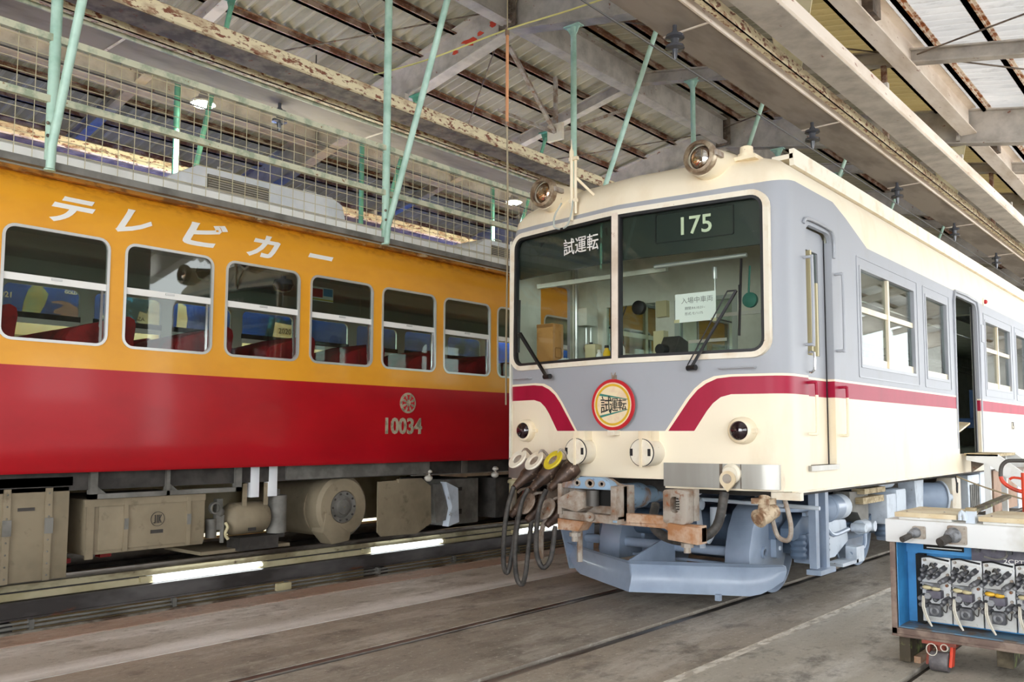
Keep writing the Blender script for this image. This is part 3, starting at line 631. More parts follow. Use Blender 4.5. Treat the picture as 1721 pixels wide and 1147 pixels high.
# dark header boards behind the top of both panes
zb = lambda x: 2.83
b = MB()
for s_, xa, xb in ((-1, -1.2, -.02), (1, .02, 1.2)):
    q = MB().box(xa, xb, .045, .055, 2.82 if s_ < 0 else 2.84, 3.21); P = []
    for i in range(9): pass
    bb = MB(); vs = []
    for i in range(9):
        x = xa+(xb-xa)*i/8; vs += [(x, fy(x)+.05, 2.83), (x, fy(x)+.06, 3.21), (x, fy(x)+.075, 2.83), (x, fy(x)+.085, 3.21)]
    bb.add(vs, [(4*i, 4*i+4, 4*i+5, 4*i+1) for i in range(8)]+[(4*i+2, 4*i+3, 4*i+7, 4*i+6) for i in range(8)]+[(4*i, 4*i+2, 4*i+6, 4*i+4) for i in range(8)]+[(4*i+1, 4*i+5, 4*i+7, 4*i+3) for i in range(8)])
    hb = bb.build('header_board', 'darkglass', RC)
    if s_ < 0:
        MB().box(-.92, -.12, .046, .06, 2.91, 3.13).warp(fwarp(0)).build('destination_window', 'black', hb)
        text('試運転', .155, (-.60, fy(-.5)+.030, 2.965), (1, -.13, 0), (0, 0, 1), mt['white'], hb, sx=.9, ext=.001, bold=.0005)
    else:
        MB().frame(rrect(.33, .97, 2.93, 3.17, .01, 1), rrect(.336, .964, 2.936, 3.164, .01, 1), 'y', .035, .05).warp(fwarp(0)).build('number_window', 'black', hb)
        dg = M('dark_green_backing', '35413C', .4)
        text('175', .20, (.515, fy(.6)+.030, 2.975), (1, .13, 0), (0, 0, 1), mt['numeral_cream'], hb, sx=1.0, ext=.004, bold=.002)
# head lamps
for s_ in (-1, 1):
    x = s_*.77; y = .20; z = 3.535
    h = MB().lathe((x, .62, z-.02), (0, -1, 0), [(0, .16), (.12, .15), (.36, .125), (.44, .122)], 28).build('headlamp_housing', 'cream', RC)
    MB().lathe((x, y, z), (0, -1, 0), [(0, .122), (.015, .135), (.055, .135), (.075, .125), (.08, .1), (.05, .098)], 32, caps=False).build('headlamp_rim', 'ring', h)
    MB().lathe((x, y-.04, z), (0, -1, 0), [(-.06, .1), (-.02, .098), (.0, .085), (.015, .06), (.024, .03), (.027, .003)], 28).build('headlamp_lens', 'lampglass', h)
    MB().box(x+s_*.0+.115, x+.15, y-.06, y+.06, z-.01, z+.03).build('rim_latch', 'rust', h)
# tail lamps
for s_ in (-1, 1):
    x, z = s_*1.03, 1.433; y = fy(x)
    h = MB().lathe((x, y+.02, z), (s_*.05, -1, 0), [(0, .105), (.03, .1), (.07, .097), (.085, .088), (.09, .075)], 28).build('tail_lamp', 'cream', RC)
    MB().lathe((x+s_*.003, y-.062, z), (s_*.05, -1, 0), [(0, .074), (.02, .066), (.035, .045), (.042, .02), (.044, .002)], 24).build('red_lens', 'tail', h)
    MB().box(x+.088, x+.13, y-.05, y-.02, z-.015, z+.015).build('lamp_clasp', 'cream', h)
# round socket covers and the channel above
for s_ in (-1, 1):
    x, z = s_*.315, 1.262
    h = MB().lathe((x, .2, z), (0, -1, 0), [(0, .106), (.19, .106), (.195, .1)], 32).build('round_cover', 'creamrust', RC)
    MB().lathe((x, .02, z), (0, -1, 0), [(0, .107), (.012, .107)], 32).build('cover_seal', 'black', h)
    MB().lathe((x, .016, z), (0, -1, 0), [(0, .098), (.016, .096)], 32).build('cover_lid', 'creamrust', h)
    MB().box(x-.01, x+.01, -.01, .004, z-.11, z+.11).build('cover_bar', 'cream', h)
    MB().box(x-.098, x-.074, -.004, .004, z-.025, z+.03).box(x+.062, x+.086, -.004, .004, z-.025, z+.03).build('cover_clip', 'black', h)
    MB().box(x-.06, x+.06, .06, .2, z+.09, 1.43).build('cover_conduit', 'cream', h)
# steel buffer plates
for xa, xb in ((-1.29, -.46), (.42, 1.29)):
    b = MB(); vs = []; n = 14
    def py(x):
        e = abs(x)-1.18; return fy(x)-.022 if e <= 0 else fy(1.2)+.168-math.sqrt(max(0, .19**2-e*e))
    for i in range(n+1):
        x = xa+(xb-xa)*i/n
        for z in (1.005, 1.185): vs += [(x, py(x), z), (x, fy(x)+.1 if abs(x) < 1.17 else py(x)+.03, z)]
    fs = []
    for i in range(n):
        o = 4*i; fs += [(o, o+4, o+6, o+2), (o+1, o+3, o+7, o+5), (o, o+1, o+5, o+4), (o+2, o+6, o+7, o+3)]
    fs += [(0, 2, 3, 1), (4*n, 4*n+1, 4*n+3, 4*n+2)]
    q = b.add(vs, fs).build('buffer_plate', 'stainless', RC)
MB().box(.865, .885, fy(.87)-.03, fy(.87), 1.005, 1.185).box(1.02, 1.026, fy(1.02)-.026, fy(1.02), 1.005, 1.185).build('plate_joint', 'steel_dark', RC)
j = MB().lathe((.955, .24, 1.115), (0, -1, 0), [(0, .075), (.02, .075), (.03, .055), (.06, .05)], 20).build('jumper_socket', 'creamrust', RC)
MB().prism([(.955+.062*cos(a), 1.075+.062*sin(a)) for a in [rad(k) for k in range(-50, 231, 14)]]+[(.955, .985)], 'y', .155, .175).build('socket_lid', 'cream', j)
MB().cyl((.955, .16, 1.08), (.955, .150, 1.08), .035).build('socket_recess', 'rust', j)
MB().box(1.2, 1.42, .36, .42, .93, .985).build('corner_bracket', 'creamrust', RC)
# gutter rail line and step handles on the front
for xa, xb in ((-1.18, -.98), (.88, 1.14)):
    g = MB().tube([(xa, fy(xa)-.005, 1.90), (xa, fy(xa)-.05, 1.90), (xb, fy(xb)-.05, 1.90), (xb, fy(xb)-.005, 1.90)], .007, 8, 1); g.build('front_grab_handle', 'grey', RC)
# radio aerial standing beside the left head lamp
g = MB().cyl((-.475, .18, 3.24), (-.475, .18, 3.80), .016, seg=10).lathe((-.475, .18, 3.80), (0, 0, 1), [(0, .02), (.05, .02), (.08, .008), (.12, .004), (.16, .002)], 8).cyl((-.44, .19, 3.3), (-.44, .19, 3.79), .013, seg=8)
g.bar((-.44, .19, 3.62), (-.30, .30, 3.44), .02, .02).box(-.5, -.42, .17, .2, 3.40, 3.43).box(-.5, -.41, .17, .2, 3.77, 3.80)
g.build('aerial', 'cream', RC)
MB().tube([(-.60, .2, 3.42), (-.62, .13, 3.3), (-.62, .12, 3.2), (-.56, .12, 3.17)], .008, 6).tube([(-.46, .18, 3.42), (-.44, .13, 3.3), (-.47, .12, 3.2), (-.52, .12, 3.17)], .008, 6).build('aerial_cable', 'int_grey', RC)
MB().lathe((.97, .55, 3.56), (0, 0, 1), [(0, .07), (.05, .07), (.055, .055), (.11, .05), (.12, .03)], 16).box(.86, 1.08, .46, .64, 3.55, 3.58).build('roof_whistle_cap', 'cream', RC)
# running board on the roof edge
MB().box(.98, 1.16, 1.0, L-1, 3.66, 3.70).build('roof_running_board', 'creamrust', RC); MB().box(1.13, 1.17, 1.0, L-1, 3.6, 3.74).build('board_edge', 'creamrust', RC)
for y in ():
    h = MB().prism(rrect(y, y+2.6, 3.7, 3.98, .1, 5, (1, 1, 0, 0)), 'x', -.7, .7).build('roof_cooler', 'creamrust', RC)
# wipers
def wiper(base, tip, tip2, blade0, blade1):
    t_ = MB().cyl((base[0]-.04, base[1]+.02, base[2]), (base[0]+.04, base[1]+.0, base[2]), .022, seg=12).bar(base, tip, .022, .018).bar((base[0]-.03, base[1], base[2]+.02), tip2, .008, .008).bar(tip, tip2, .01, .01).build('wiper_arm', 'wiper', RC)
    MB().bar(blade0, blade1, .012, .02).bar(((blade0[0]+blade1[0])/2, blade0[1]-.015, (blade0[2]+blade1[2])/2-.09), ((blade0[0]+blade1[0])/2, blade0[1]-.015, (blade0[2]+blade1[2])/2+.09), .01, .012).build('wiper_blade', 'wiper', t_)
wiper((.68, .14, 1.91), (1.035, .195, 2.475), (.965, .19, 2.475), (1.055, .245, 2.72), (1.03, .24, 2.14))
wiper((-.72, .14, 1.90), (-1.07, .2, 2.31), (-1.11, .22, 2.31), (-1.12, .25, 2.62), (-1.13, .25, 2.14))
# jumper receptacles and hoses hanging at the left of the coupler
JC = [(-.80, 1.10, 'creamrust'), (-.62, 1.09, 'creamrust'), (-.42, 1.10, 'yellowpaint'), (-.86, .86, 'creamrust'), (-.68, .83, 'rust'), (-.47, .80, 'rust')]
MB().box(-.62, -.3, .02, .22, .70, 1.0).build('jumper_backplate', 'steel_dark', RC)
for i, (x, z, m) in enumerate(JC):
    o = Vector((x, .06 if i < 3 else .08, z)); d = Vector((-.25, -.75, -.62))
    p = MB().lathe(o, d, [(-.06, .075), (.0, .08), (.03, .066), (.10, .060), (.13, .045), (.2, .034), (.24, .026)], 20).build('jumper_plug', M('brown_oily_casting', '5C483C', .4, .2, '3E3029', 9, .45, .6, c3='9A8474', sc3=22, lo3=.62, hi3=.68) if i == 0 else bpy.data.materials['brown_oily_casting'], RC)
    c = Vector((x-.035, -.10 if i < 3 else -.06, z+.085)); nrm = Vector((-.15, -.78, .62)) if i != 3 else Vector((-.9, -.5, .1))
    if i == 3: c = Vector((x-.06, -.06, z-.02))
    if i > 3: c += Vector((-.03, -.02, -.1)); nrm = Vector((-.2, -.85, .45))
    MB().lathe(c, nrm, [(0, .09), (.012, .096), (.02, .088), (.02, .05), (.006, .045), (.006, .001)], 26).build('socket_cover', m, p)
    MB().lathe(c+nrm.normalized()*.007, nrm, [(0, .044), (.002, .044)], 20).build('cover_recess', 'rust', p)
    MB().tube([c+Vector((.02, .03, .06)), c+Vector((.04, .06, .09)), o+Vector((.03, 0, .08))], .012, 6).build('cover_hinge', 'rust', p)
for pts in ([(-.86, -.13, .96), (-.90, -.16, .78), (-.93, -.17, .55), (-.95, -.15, .3), (-.93, -.12, .24), (-.90, -.1, .4), (-.88, -.05, .7)],
            [(-.70, -.13, .95), (-.75, -.17, .8), (-.80, -.18, .45), (-.80, -.16, .22), (-.76, -.14, .16), (-.72, -.14, .25), (-.70, -.12, .5), (-.72, -.06, .68)],
            [(-.50, -.14, .95), (-.53, -.2, .8), (-.56, -.2, .5), (-.54, -.18, .36), (-.50, -.16, .33), (-.45, -.14, .42), (-.44, -.1, .66)]):
    MB().tube(pts, .021, 10, 5).build('jumper_hose', 'hose', RC)
MB().tube([(-.56, -.05, .70), (-.60, -.08, .6), (-.60, -.08, .38)], .022, 8, 3).build('rusty_pipe', 'rust', RC); MB().tube([(-.34, .1, .70), (-.34, .1, .36)], .024, 8, 1).build('rusty_pipe', 'rust', RC)
# coupler
cp = MB().prism([(-.28, .68), (.27, .66), (.27, 1.0), (.20, 1.02), (.14, 1.06), (-.06, 1.06), (-.12, 1.03), (-.28, 1.0)], 'y', -.18, -.12)
cp.prism([(-.28, .66), (.27, .64), (.27, .72), (-.28, .74)], 'y', -.26, -.12).box(-.28, -.24, -.28, -.05, .7, 1.0).box(.22, .27, -.28, -.02, .68, 1.0)
CP = cp.build('coupler_head', 'rust', RC, bev=.008)
MB().prism([(-.24, .96), (.24, .96), (.20, 1.03), (.13, 1.075), (-.06, 1.075), (-.12, 1.04), (-.24, 1.01)], 'y', -.27, -.18).build('coupler_top', 'rust_blue', CP, bev=.006)
for x, r in ((-.09, .032), (.03, .042), (.14, .03)): MB().lathe((x, -.27, 1.015), (0, -1, 0), [(0, r), (.012, r), (.012, r*.6), (.0, r*.5)], 16).build('air_port', 'rust', CP)
MB().lathe((.03, -.265, .70), (0, -1, 0), [(0, .045), (.02, .045), (.02, .02), (.03, .018)], 18).build('air_port', 'rust', CP)
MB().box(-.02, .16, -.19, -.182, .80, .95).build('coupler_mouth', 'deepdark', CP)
MB().prism([(-.24, .78), (-.06, .74), (.0, .78), (.0, .93), (-.08, .95), (-.16, .91), (-.24, .86)], 'y', -.33, -.16).build('coupler_hook', 'rust', CP, bev=.01)
MB().cyl((.04, -.25, .80), (.04, -.25, .95), .05, seg=16).build('coupler_pin', 'iron', CP)
MB().bar((.25, -.24, .66), (.25, -.24, 1.0), .03, .06).build('coupler_flange', 'rust_blue', CP)
MB().cyl((.02, -.12, .86), (.02, .42, .86), .13, seg=28).cyl((.02, .40, .86), (.02, .9, .86), .09, seg=20).build('coupler_barrel', 'rust_blue', CP)
b = MB().prism([(-.32, .63), (.60, .63), (.74, .55), (.90, .55), (.90, .67), (.72, .67), (.62, .72), (-.10, .72), (-.16, .64), (-.32, .64)], 'y', -.14, -.06)
b.prism([(-.34, .56), (-.14, .56), (-.08, .64), (-.34, .65)], 'y', -.2, -.06).prism([(.66, .56), (.90, .54), (.90, .66), (.66, .68)], 'y', -.2, -.06)
cr = b.build('coupler_cradle', 'rust_orange', RC, bev=.006)
for x in (-.22, .78): MB().cyl((x, -.13, .47), (x, -.13, .57), .026, seg=8).cyl((x, -.13, .51), (x, -.13, .54), .045, seg=6).build('cradle_bolt', 'rust', cr)
b = MB().frame(rrect(.60, .79, .70, 1.0, .03), rrect(.66, .735, .80, .94, .036), 'y', -.16, -.05); b.box(.62, .79, -.04, .04, .72, 1.0)
yk = b.build('safety_link', 'rust', RC, bev=.004)
MB().box(.66, .74, -.05, -.045, .79, .95).build('link_recess', 'deepdark', yk)
sp = MB()
for k in range(6): sp.bar((.665, -.08, .81+k*.023), (.73, -.08, .815+k*.023), .01, .012)
sp.build('link_spring', 'steel', yk)
MB().tube([(.38, .1, .86), (.45, -.05, .72), (.60, -.08, .64), (.80, -.05, .64), (.92, .05, .74), (.95, .12, .98)], .035, 12, 5).build('air_hose', 'hose', RC)
MB().box(1.10, 1.24, .24, .36, .90, .94).tube([(1.17, .32, .95), (1.18, .27, .84)], .042, 12, 1).lathe((1.18, .30, .82), (-.35, -1, -.35), [(-.10, .055), (0, .065), (.05, .06), (.06, .068), (.075, .068), (.075, .045), (.09, .04)], 20).build('hanging_socket', M('rusty_cream_casting', 'C9B69A', .6, 0, '8A6A50', 12, .45, .58), RC)
MB().tube([(1.26, .45, .95), (1.32, .42, .75), (1.30, .42, .64), (1.22, .42, .66), (1.18, .42, .78)], .018, 8, 5).build('hanging_hose', 'rust', RC)
def restack(o, fn):   # set the heights of a part and its pieces
    for v in o.data.vertices: v.co.z = fn(v.co.z)
    for c in o.children: restack(c, fn)
restack(CP, lambda z: 1.075-(1.075-z)*.80); restack(cr, lambda z: z+.085); restack(yk, lambda z: 1.01-(1.01-z)*.82)
# ---- snow plough
b = MB()
def plate(P, th):
    n_ = (Vector(P[1])-Vector(P[0])).cross(Vector(P[2])-Vector(P[0])).normalized()*th
    k = len(P); b_ = MB().add([Vector(p) for p in P]+[Vector(p)+n_ for p in P], [tuple(range(k-1, -1, -1)), tuple(range(k, 2*k))]+[(i, (i+1) % k, k+(i+1) % k, k+i) for i in range(k)])
    return b_
PLW = []
for s_ in (-1, 1):
    q = MB(); vs = []; m_ = 14
    prof = [(.13, 0), (.20, .03), (.28, .05), (.35, .03), (.385, -.03)]   # curled mouldboard: height, set-back
    for i in range(m_+1):
        u = i/m_; x = s_*(1.05*u); y = .30+.60*u
        for h, sb in prof:
            e = 1-.25*max(0, u-.85)/.15
            c_ = .13*(max(0, u-.8)/.2)**1.5; vs.append((x, y+sb, h+c_*(.385-h)/.255))
        for h, sb in reversed(prof):
            c_ = .13*(max(0, u-.8)/.2)**1.5; vs.append((x, y+sb+.014, h+c_*(.385-h)/.255))
    k = 10; fs = [(i*k+j, i*k+(j+1) % k, (i+1)*k+(j+1) % k, (i+1)*k+j) for i in range(m_) for j in range(k)]+[tuple(range(k)), tuple(m_*k+j for j in range(k))]
    PLW.append(q.add(vs, fs).build('snow_plough_blade', 'plow', RC))
plate([(0, .33, .385), (.0, 1.05, .55), (.0, 1.05, .30), (0, .36, .16)], .015).build('plough_centre_gusset', 'plow', RC)
plate([(-1.05, .92, .14), (-1.07, .80, .55), (-1.05, 1.05, .75), (-.92, 1.15, .75), (-.92, 1.1, .14)], .015).build('plough_side_plate', 'plow', RC)
plate([(-.92, 1.20, .3), (-.92, 1.24, .78), (-.74, 1.26, .78), (-.66, 1.22, .3)], .012).build('plough_side_plate', 'bogie_dark', RC)
MB().cyl((-1.0, 1.08, .42), (.66, 1.08, .42), .042, seg=18).build('cross_tube', 'plow', RC)
MB().bar((-.6, 1.2, .30), (.6, 1.2, .30), .05, .02).build('lower_stay', 'plow', RC)
MB().box(.60, .64, .62, .66, .09, .14).build('plough_lug', 'plow', RC)
# wheel guard over the leading right wheel: rounded fender shape
P = [(.95, .28), (.96, .45), (1.02, .62), (1.12, .76), (1.26, .84), (1.44, .86), (1.56, .84), (1.56, .42), (1.5, .36), (1.42, .34), (1.34, .28)]
for xa, xb in ((.52, .74), (-.74, -.52)):
    g = MB().prism(P, 'x', xa, xb).build('wheel_guard', 'plow', RC, bev=.004)
    MB().lathe((xb if xa > 0 else xa, 1.22, .42), (1, 0, 0), [(-.01, .05), (.02, .05), (.02, .032), (.0, .03)], 18).build('guard_hole_ring', 'plow', g)
MB().prism(rrect(1.36, 1.50, .36, .86, .02, 2), 'x', .742, .79).build('guard_bracket', 'plow', RC)
for z in (.44, .52, .76): MB().lathe((.79, 1.43, z), (1, 0, 0), [(0, .02), (.015, .018)], 6).build('bracket_bolt', 'white_under', RC)
# ---- bogies
def bogie(yc, full):
    B = MB()
    for y in (yc-1.08, yc+1.08):
        for s_ in (-1, 1):
            wgs = MB().lathe((s_*.50, y, .43), (s_, 0, 0), [(-.03, .45), (-.005, .45), (.0, .43), (.10, .425), (.105, .40), (.06, .36), (.06, .14), (.12, .11), (.12, .01)], 40).build('wheel', 'plow', RC)
        MB().cyl((-.9, y, .43), (.9, y, .43), .07, seg=14).build('axle', 'bogie_dark', RC)
    for s_ in (-1, 1):
        fr_ = MB().prism([(yc-1.5, .62), (yc-1.3, .72), (yc-.6, .72), (yc-.35, .58), (yc+.35, .58), (yc+.6, .72), (yc+1.3, .72), (yc+1.5, .62), (yc+1.5, .52), (yc+1.2, .56), (yc+.6, .54), (yc+.3, .42), (yc-.3, .42), (yc-.6, .54), (yc-1.2, .56), (yc-1.5, .52)], 'x', s_*.90-.06, s_*.90+.06).build('bogie_frame', 'bogie_dark', RC, bev=.01)
        for y in (yc-1.08, yc+1.08):
            MB().box(s_*.93-.1, s_*.93+.1, y-.14, y+.14, .3, .56).build('axle_box', 'plow', fr_, bev=.02)
            for dy in (-.26, .26):
                MB().lathe((s_*.93, y+dy, .36), (0, 0, 1), [(i*.025, .06+(.012 if i % 2 else 0)) for i in range(9)], 14).build('axle_spring', 'bogie_dark', fr_)
    MB().box(-.85, .85, yc-.3, yc+.3, .55, .85).build('bolster', 'bogie_dark', RC)
    MB().box(-.8, .8, yc-1.5, yc-1.42, .52, .66).build('headstock', 'bogie_dark', RC)
    for q in (-.62, .62): MB().cyl((-.42, yc+q, .45), (.42, yc+q, .45), .26, seg=26).build('traction_motor', 'bogie_dark', RC)
bogie(2.83, True); bogie(15.5, False)
MB().cyl((-.9, 1.3, .60), (.45, 1.3, .60), .12, seg=20).build('brake_reservoir', 'bogie_dark', RC)
# rods and cocks seen beside the wheel guard
g = MB().bar((.30, .9, .86), (.34, .92, .45), .045, .02).cyl((.28, .88, .82), (.36, .88, .82), .05, seg=12).cyl((.28, .9, .86), (1.35, .9, .84), .016, seg=8).sph((.34, .86, .93), .035).sph((.30, .86, .74), .04).bar((.4, .9, .5), (.55, .9, .75), .03, .03).cyl((.46, .9, .62), (.46, .9, .8), .035, seg=10)
g.build('brake_rigging', 'white_under', RC)
# side steps, cylinders, boxes below the side sill, front to back
MB().box(1.06, 1.12, 1.40, 1.47, .30, .98).box(1.06, 1.12, 1.62, 1.69, .27, .97).box(1.04, 1.16, 1.38, 1.72, .25, .29).build('step_ladder', 'plow', RC)
MB().bar((.85, 1.2, .78), (1.1, 1.9, .74), .03, .03).build('ladder_stay', 'plow', RC)
MB().cyl((1.02, 1.86, .76), (1.02, 2.08, .76), .115, seg=22).lathe((1.02, 1.78, .76), (0, 1, 0), [(0, .06), (.05, .09), (.09, .12), (.1, .125)], 22).bar((1.02, 1.4, .74), (1.02, 1.8, .76), .03, .03).build('brake_cylinder', 'plow', RC)
MB().lathe((1.02, 2.08, .76), (0, 1, 0), [(0, .115), (.15, .113), (.2, .08), (.21, .02)], 22).build('cylinder_cap', 'white_under', RC)
MB().prism([(1.75, .66), (2.5, .62), (2.55, .42), (2.2, .30), (1.95, .30)], 'x', .80, .98).build('gear_case', 'white_under', RC, bev=.02)
MB().lathe((1.0, 1.72, .42), (1, 0, 0), [(0, .15), (.03, .15), (.045, .12)], 24).build('axle_cover', 'white_under', RC)
for k in range(4): MB().box(1.046, 1.052, 1.67, 1.77, .36+k*.03, .372+k*.03).build('cover_casting_mark', 'plow', RC)
MB().cyl((1.05, 2.62, .54), (1.05, 2.80, .54), .065, seg=16).cyl((1.13, 2.84, .54), (1.0, 2.84, .54), .05, seg=14).cyl((1.13, 2.58, .54), (1.0, 2.58, .54), .04, seg=14).build('damper_cylinder', 'white_under', RC)
MB().tube([(1.08, 1.75, .60), (1.1, 1.85, .54), (1.1, 2.2, .56)], .02, 8).tube([(1.08, 2.7, .48), (1.08, 2.65, .36), (1.05, 2.4, .32)], .018, 8).build('brake_pipe', 'plow', RC)
MB().box(.95, 1.1, 2.05, 2.45, .24, .27).box(1.0, 1.1, 2.4, 2.6, .24, .38).build('sand_hopper_foot', 'white_under', RC)
MB().prism([(2.4, .88), (2.9, .86), (2.9, .55), (2.75, .55), (2.6, .68), (2.4, .70)], 'x', .9, 1.05).build('frame_bracket', 'under_grey', RC)
MB().box(1.0, 1.12, 2.55, 3.15, .76, .82).box(1.0, 1.12, 2.6, 3.2, .85, .9).build('sill_beam', 'wood', RC)
MB().box(.9, 1.12, 3.25, 3.55, .52, .82).box(.9, 1.1, 3.62, 3.95, .55, .85).build('valve_box', 'white_under', RC, bev=.03)
MB().cyl((1.0, 3.2, .92), (1.0, 3.7, .92), .06, seg=14).build('small_tank', 'white_under', RC)
MB().prism([(4.15, .97), (4.5, .97), (4.42, .4), (4.25, .4)], 'x', .95, 1.12).build('support_leg', 'white_under', RC)
MB().cyl((.95, 4.75, .70), (1.16, 4.95, .70), .17, seg=26).build('blower_drum', 'plow', RC)
MB().lathe((1.16, 4.95, .70), (.7, .7, 0), [(0, .19), (.02, .19), (.03, .05), (.14, .04)], 22).build('drum_end', 'white_under', RC)
MB().box(.95, 1.14, 5.62, 6.02, .48, .90).build('ribbed_box', 'creamrust', RC, bev=.04)
MB().box(.95, 1.14, 6.35, 6.95, .42, .90).box(.95, 1.14, 7.0, 7.5, .40, .95).build('resistor_box', 'white_under', RC, bev=.02)
for k in range(5): MB().box(1.14, 1.155, 6.42+k*.1, 6.46+k*.1, .48, .78).build('box_louvre', 'under_grey', RC)
MB().box(.7, 1.15, 7.7, 9.2, .35, .93).build('brown_box', M('brown_equipment_box', '9A7C66', .6, 0, '84644E', 4, .45, .6), RC)
MB().box(.7, 1.15, 9.3, 12.6, .3, .93).build('equipment_box', 'white_under', RC, bev=.02)
MB().box(-1.2, 1.2, .6, 18.5, .93, 1.02).build('underframe', 'under_dark', RC)
MB().box(-.6, .6, 4.3, 12.5, .35, .93).build('centre_equipment', 'under_dark', RC)
# ---- right side fittings
sx = 1.35
def frame_x(name, y0, y1, z0, z1, w_, xa, xb, m, par, r=.01): return MB().frame(rrect(y0, y1, z0, z1, r, 3), rrect(y0+w_, y1-w_, z0+w_, z1-w_, max(r-w_, .004), 3), 'x', xa, xb).build(name, m, par)
for s_ in (1, -1):
    for i, (y0, y1, z0, z1) in enumerate(WINS):
        xa, xb = sorted((s_*1.300, s_*1.356))
        f = frame_x('window_frame', y0, y1, z0, z1, .03, xa, xb, 'grey', RC)
        if y1-y0 > 1.2:
            ym = (y0+y1)/2; zm = z0+.52
            MB().box(*sorted((s_*1.31, s_*1.345)), ym-.025, ym+.025, z0+.03, z1-.03).build('window_bar', 'cream', f)
            for a, b_ in ((y0+.03, ym-.025), (ym+.025, y1-.03)):
                MB().box(*sorted((s_*1.305, s_*1.335)), a, b_, zm-.025, zm+.025).build('sash_rail', 'cream', f); MB().box(*sorted((s_*1.30, s_*1.33)), a, b_, z0+.03, z0+.10).build('bottom_rail', 'cream', f)
                MB().box(*sorted((s_*1.316, s_*1.320)), a, b_, z0+.10, z1-.03).build('window_pane', 'win_glass', f)
        else:
            MB().box(*sorted((s_*1.31, s_*1.34)), y0+.03, y1-.03, z0+.03, z0+.09).build('sash_rail', 'cream', f)
            MB().box(*sorted((s_*1.316, s_*1.320)), y0+.03, y1-.03, z0+.09, z1-.03).build('window_pane', 'win_glass', f)
# outlines around the windows (rain lips)
for y0, y1, z0, z1 in ((1.86, 3.64, 1.90, 2.97), (3.84, 4.86, 1.90, 2.97), (6.5, 8.2, 1.9, 2.97), (8.38, 9.4, 1.9, 2.97)):
    MB().frame(rrect(y0, y1, z0, z1, .02, 2), rrect(y0+.012, y1-.012, z0+.012, z1-.012, .01, 2), 'x', 1.349, 1.356).build('window_surround', 'grey', RC)
# cab door leaf with window, frame lip, sill, handrails
dl = MB().frame(rrect(.74, 1.29, 1.17, 3.04, .10, 5, (1, 1, 0, 0)), rrect(.79, 1.15, 2.03, 2.87, .012, 5), 'x', 1.255, 1.285).build('cab_door', 'p175', RC)
MB().box(1.265, 1.27, .98, 1.15, 2.03, 2.87).build('door_pane', 'win_glass', dl)
MB().box(1.25, 1.30, .955, .985, 2.03, 2.87).box(1.25, 1.30, 1.07, 1.10, 2.03, 2.62).build('sliding_sash', 'beigeplastic', dl)
MB().tube([(1.355, .70, 3.03), (1.37, .76, 3.075), (1.37, 1.18, 3.075), (1.37, 1.27, 3.05), (1.365, 1.315, 2.97), (1.36, 1.318, 2.85)], .014, 8, 4).build('door_rain_gutter', 'grey', RC)
MB().box(1.285, 1.292, 1.272, 1.282, 1.17, 3.0).build('door_rubber', 'black', RC)
MB().box(1.30, 1.375, .70, 1.28, 1.13, 1.17).build('door_sill', 'stainless', RC)
for y, za, zb_ in ((.70, 2.09, 2.76), (1.35, 2.09, 2.72)):
    MB().tube([(1.345, y, zb_), (1.40, y, zb_+.0), (1.41, y+.01, zb_-.04), (1.41, y+.01, za+.04), (1.40, y, za), (1.345, y, za)], .012, 10, 3).build('handrail', 'grey', RC)
for y, za, zb_ in ((.73, 1.41, 1.80), (1.38, 1.40, 1.79)):
    MB().tube([(1.345, y, zb_), (1.40, y, zb_), (1.41, y+.01, zb_-.03), (1.41, y+.01, za+.03), (1.40, y, za), (1.345, y, za)], .012, 10, 3).build('handrail', 'p175', RC)
MB().tube([(1.35, .76, 2.03), (1.39, .76, 2.03), (1.39, .76, 1.9), (1.35, .76, 1.88)], .01, 8, 2).build('door_handle', 'chrome', RC)
MB().tube([(1.345, 5.06, 1.25), (1.36, 5.06, 2.95), (1.36, 5.12, 3.07), (1.36, 5.65, 3.085), (1.36, 6.16, 3.07), (1.36, 6.24, 2.95), (1.345, 6.24, 1.2)], .018, 8, 1).build('passenger_door_frame', 'grey', RC)
MB().box(1.29, 1.315, 6.10, 6.18, 1.2, 3.0).build('passenger_door', 'stainless', RC); MB().box(1.305, 1.325, 6.07, 6.11, 1.2, 3.0).build('door_rubber', 'black', RC)
MB().lathe((1.34, 6.55, 3.11), (1, 0, 0), [(0, .055), (.025, .05)], 18).build('side_lamp_base', 'creamrust', RC); MB().sph((1.375, 6.55, 3.11), .028, 12, 8).build('side_lamp_lens', 'redlamp', RC)
MB().prism(rrect(6.34, 6.46, 2.58, 2.80, .012, 2), 'x', 1.345, 1.365).build('door_switch_box', 'grey', RC)
text('175', .15, (1.352, 7.93, 1.49), (0, 1, 0), (0, 0, 1), mt['iron'], RC, sx=.8)
MB().box(1.335, 1.362, .42, L, .975, .99).build('sill_edge', 'creamrust', RC)
# ---- interior
MB().box(-1.31, 1.31, .42, L-.1, 1.10, 1.16).build('cabin_floor', 'int_grey', RC)
MB().box(-1.27, 1.27, .40, L-.2, 3.22, 3.24).build('cabin_ceiling', 'interior', RC)
bk = MB().box(-1.31, -1.17, 1.72, 1.76, 1.16, 2.72).box(-.58, -.36, 1.72, 1.76, 1.16, 2.72).box(.30, .62, 1.72, 1.76, 1.16, 2.72).box(1.15, 1.31, 1.72, 1.76, 1.16, 2.72)
bk.box(-1.17, -.58, 1.72, 1.76, 1.16, 1.9).box(.62, 1.15, 1.72, 1.76, 1.16, 1.95).box(-1.31, 1.31, 1.715, 1.765, 2.72, 3.21).build('cab_partition', 'interior', RC)
MB().box(-1.17, -.58, 1.735, 1.74, 1.9, 2.72).build('partition_pane', 'win_glass', RC); MB().box(-.36, .30, 1.73, 1.735, 1.95, 2.72).build('partition_pane', 'win_glass', RC)
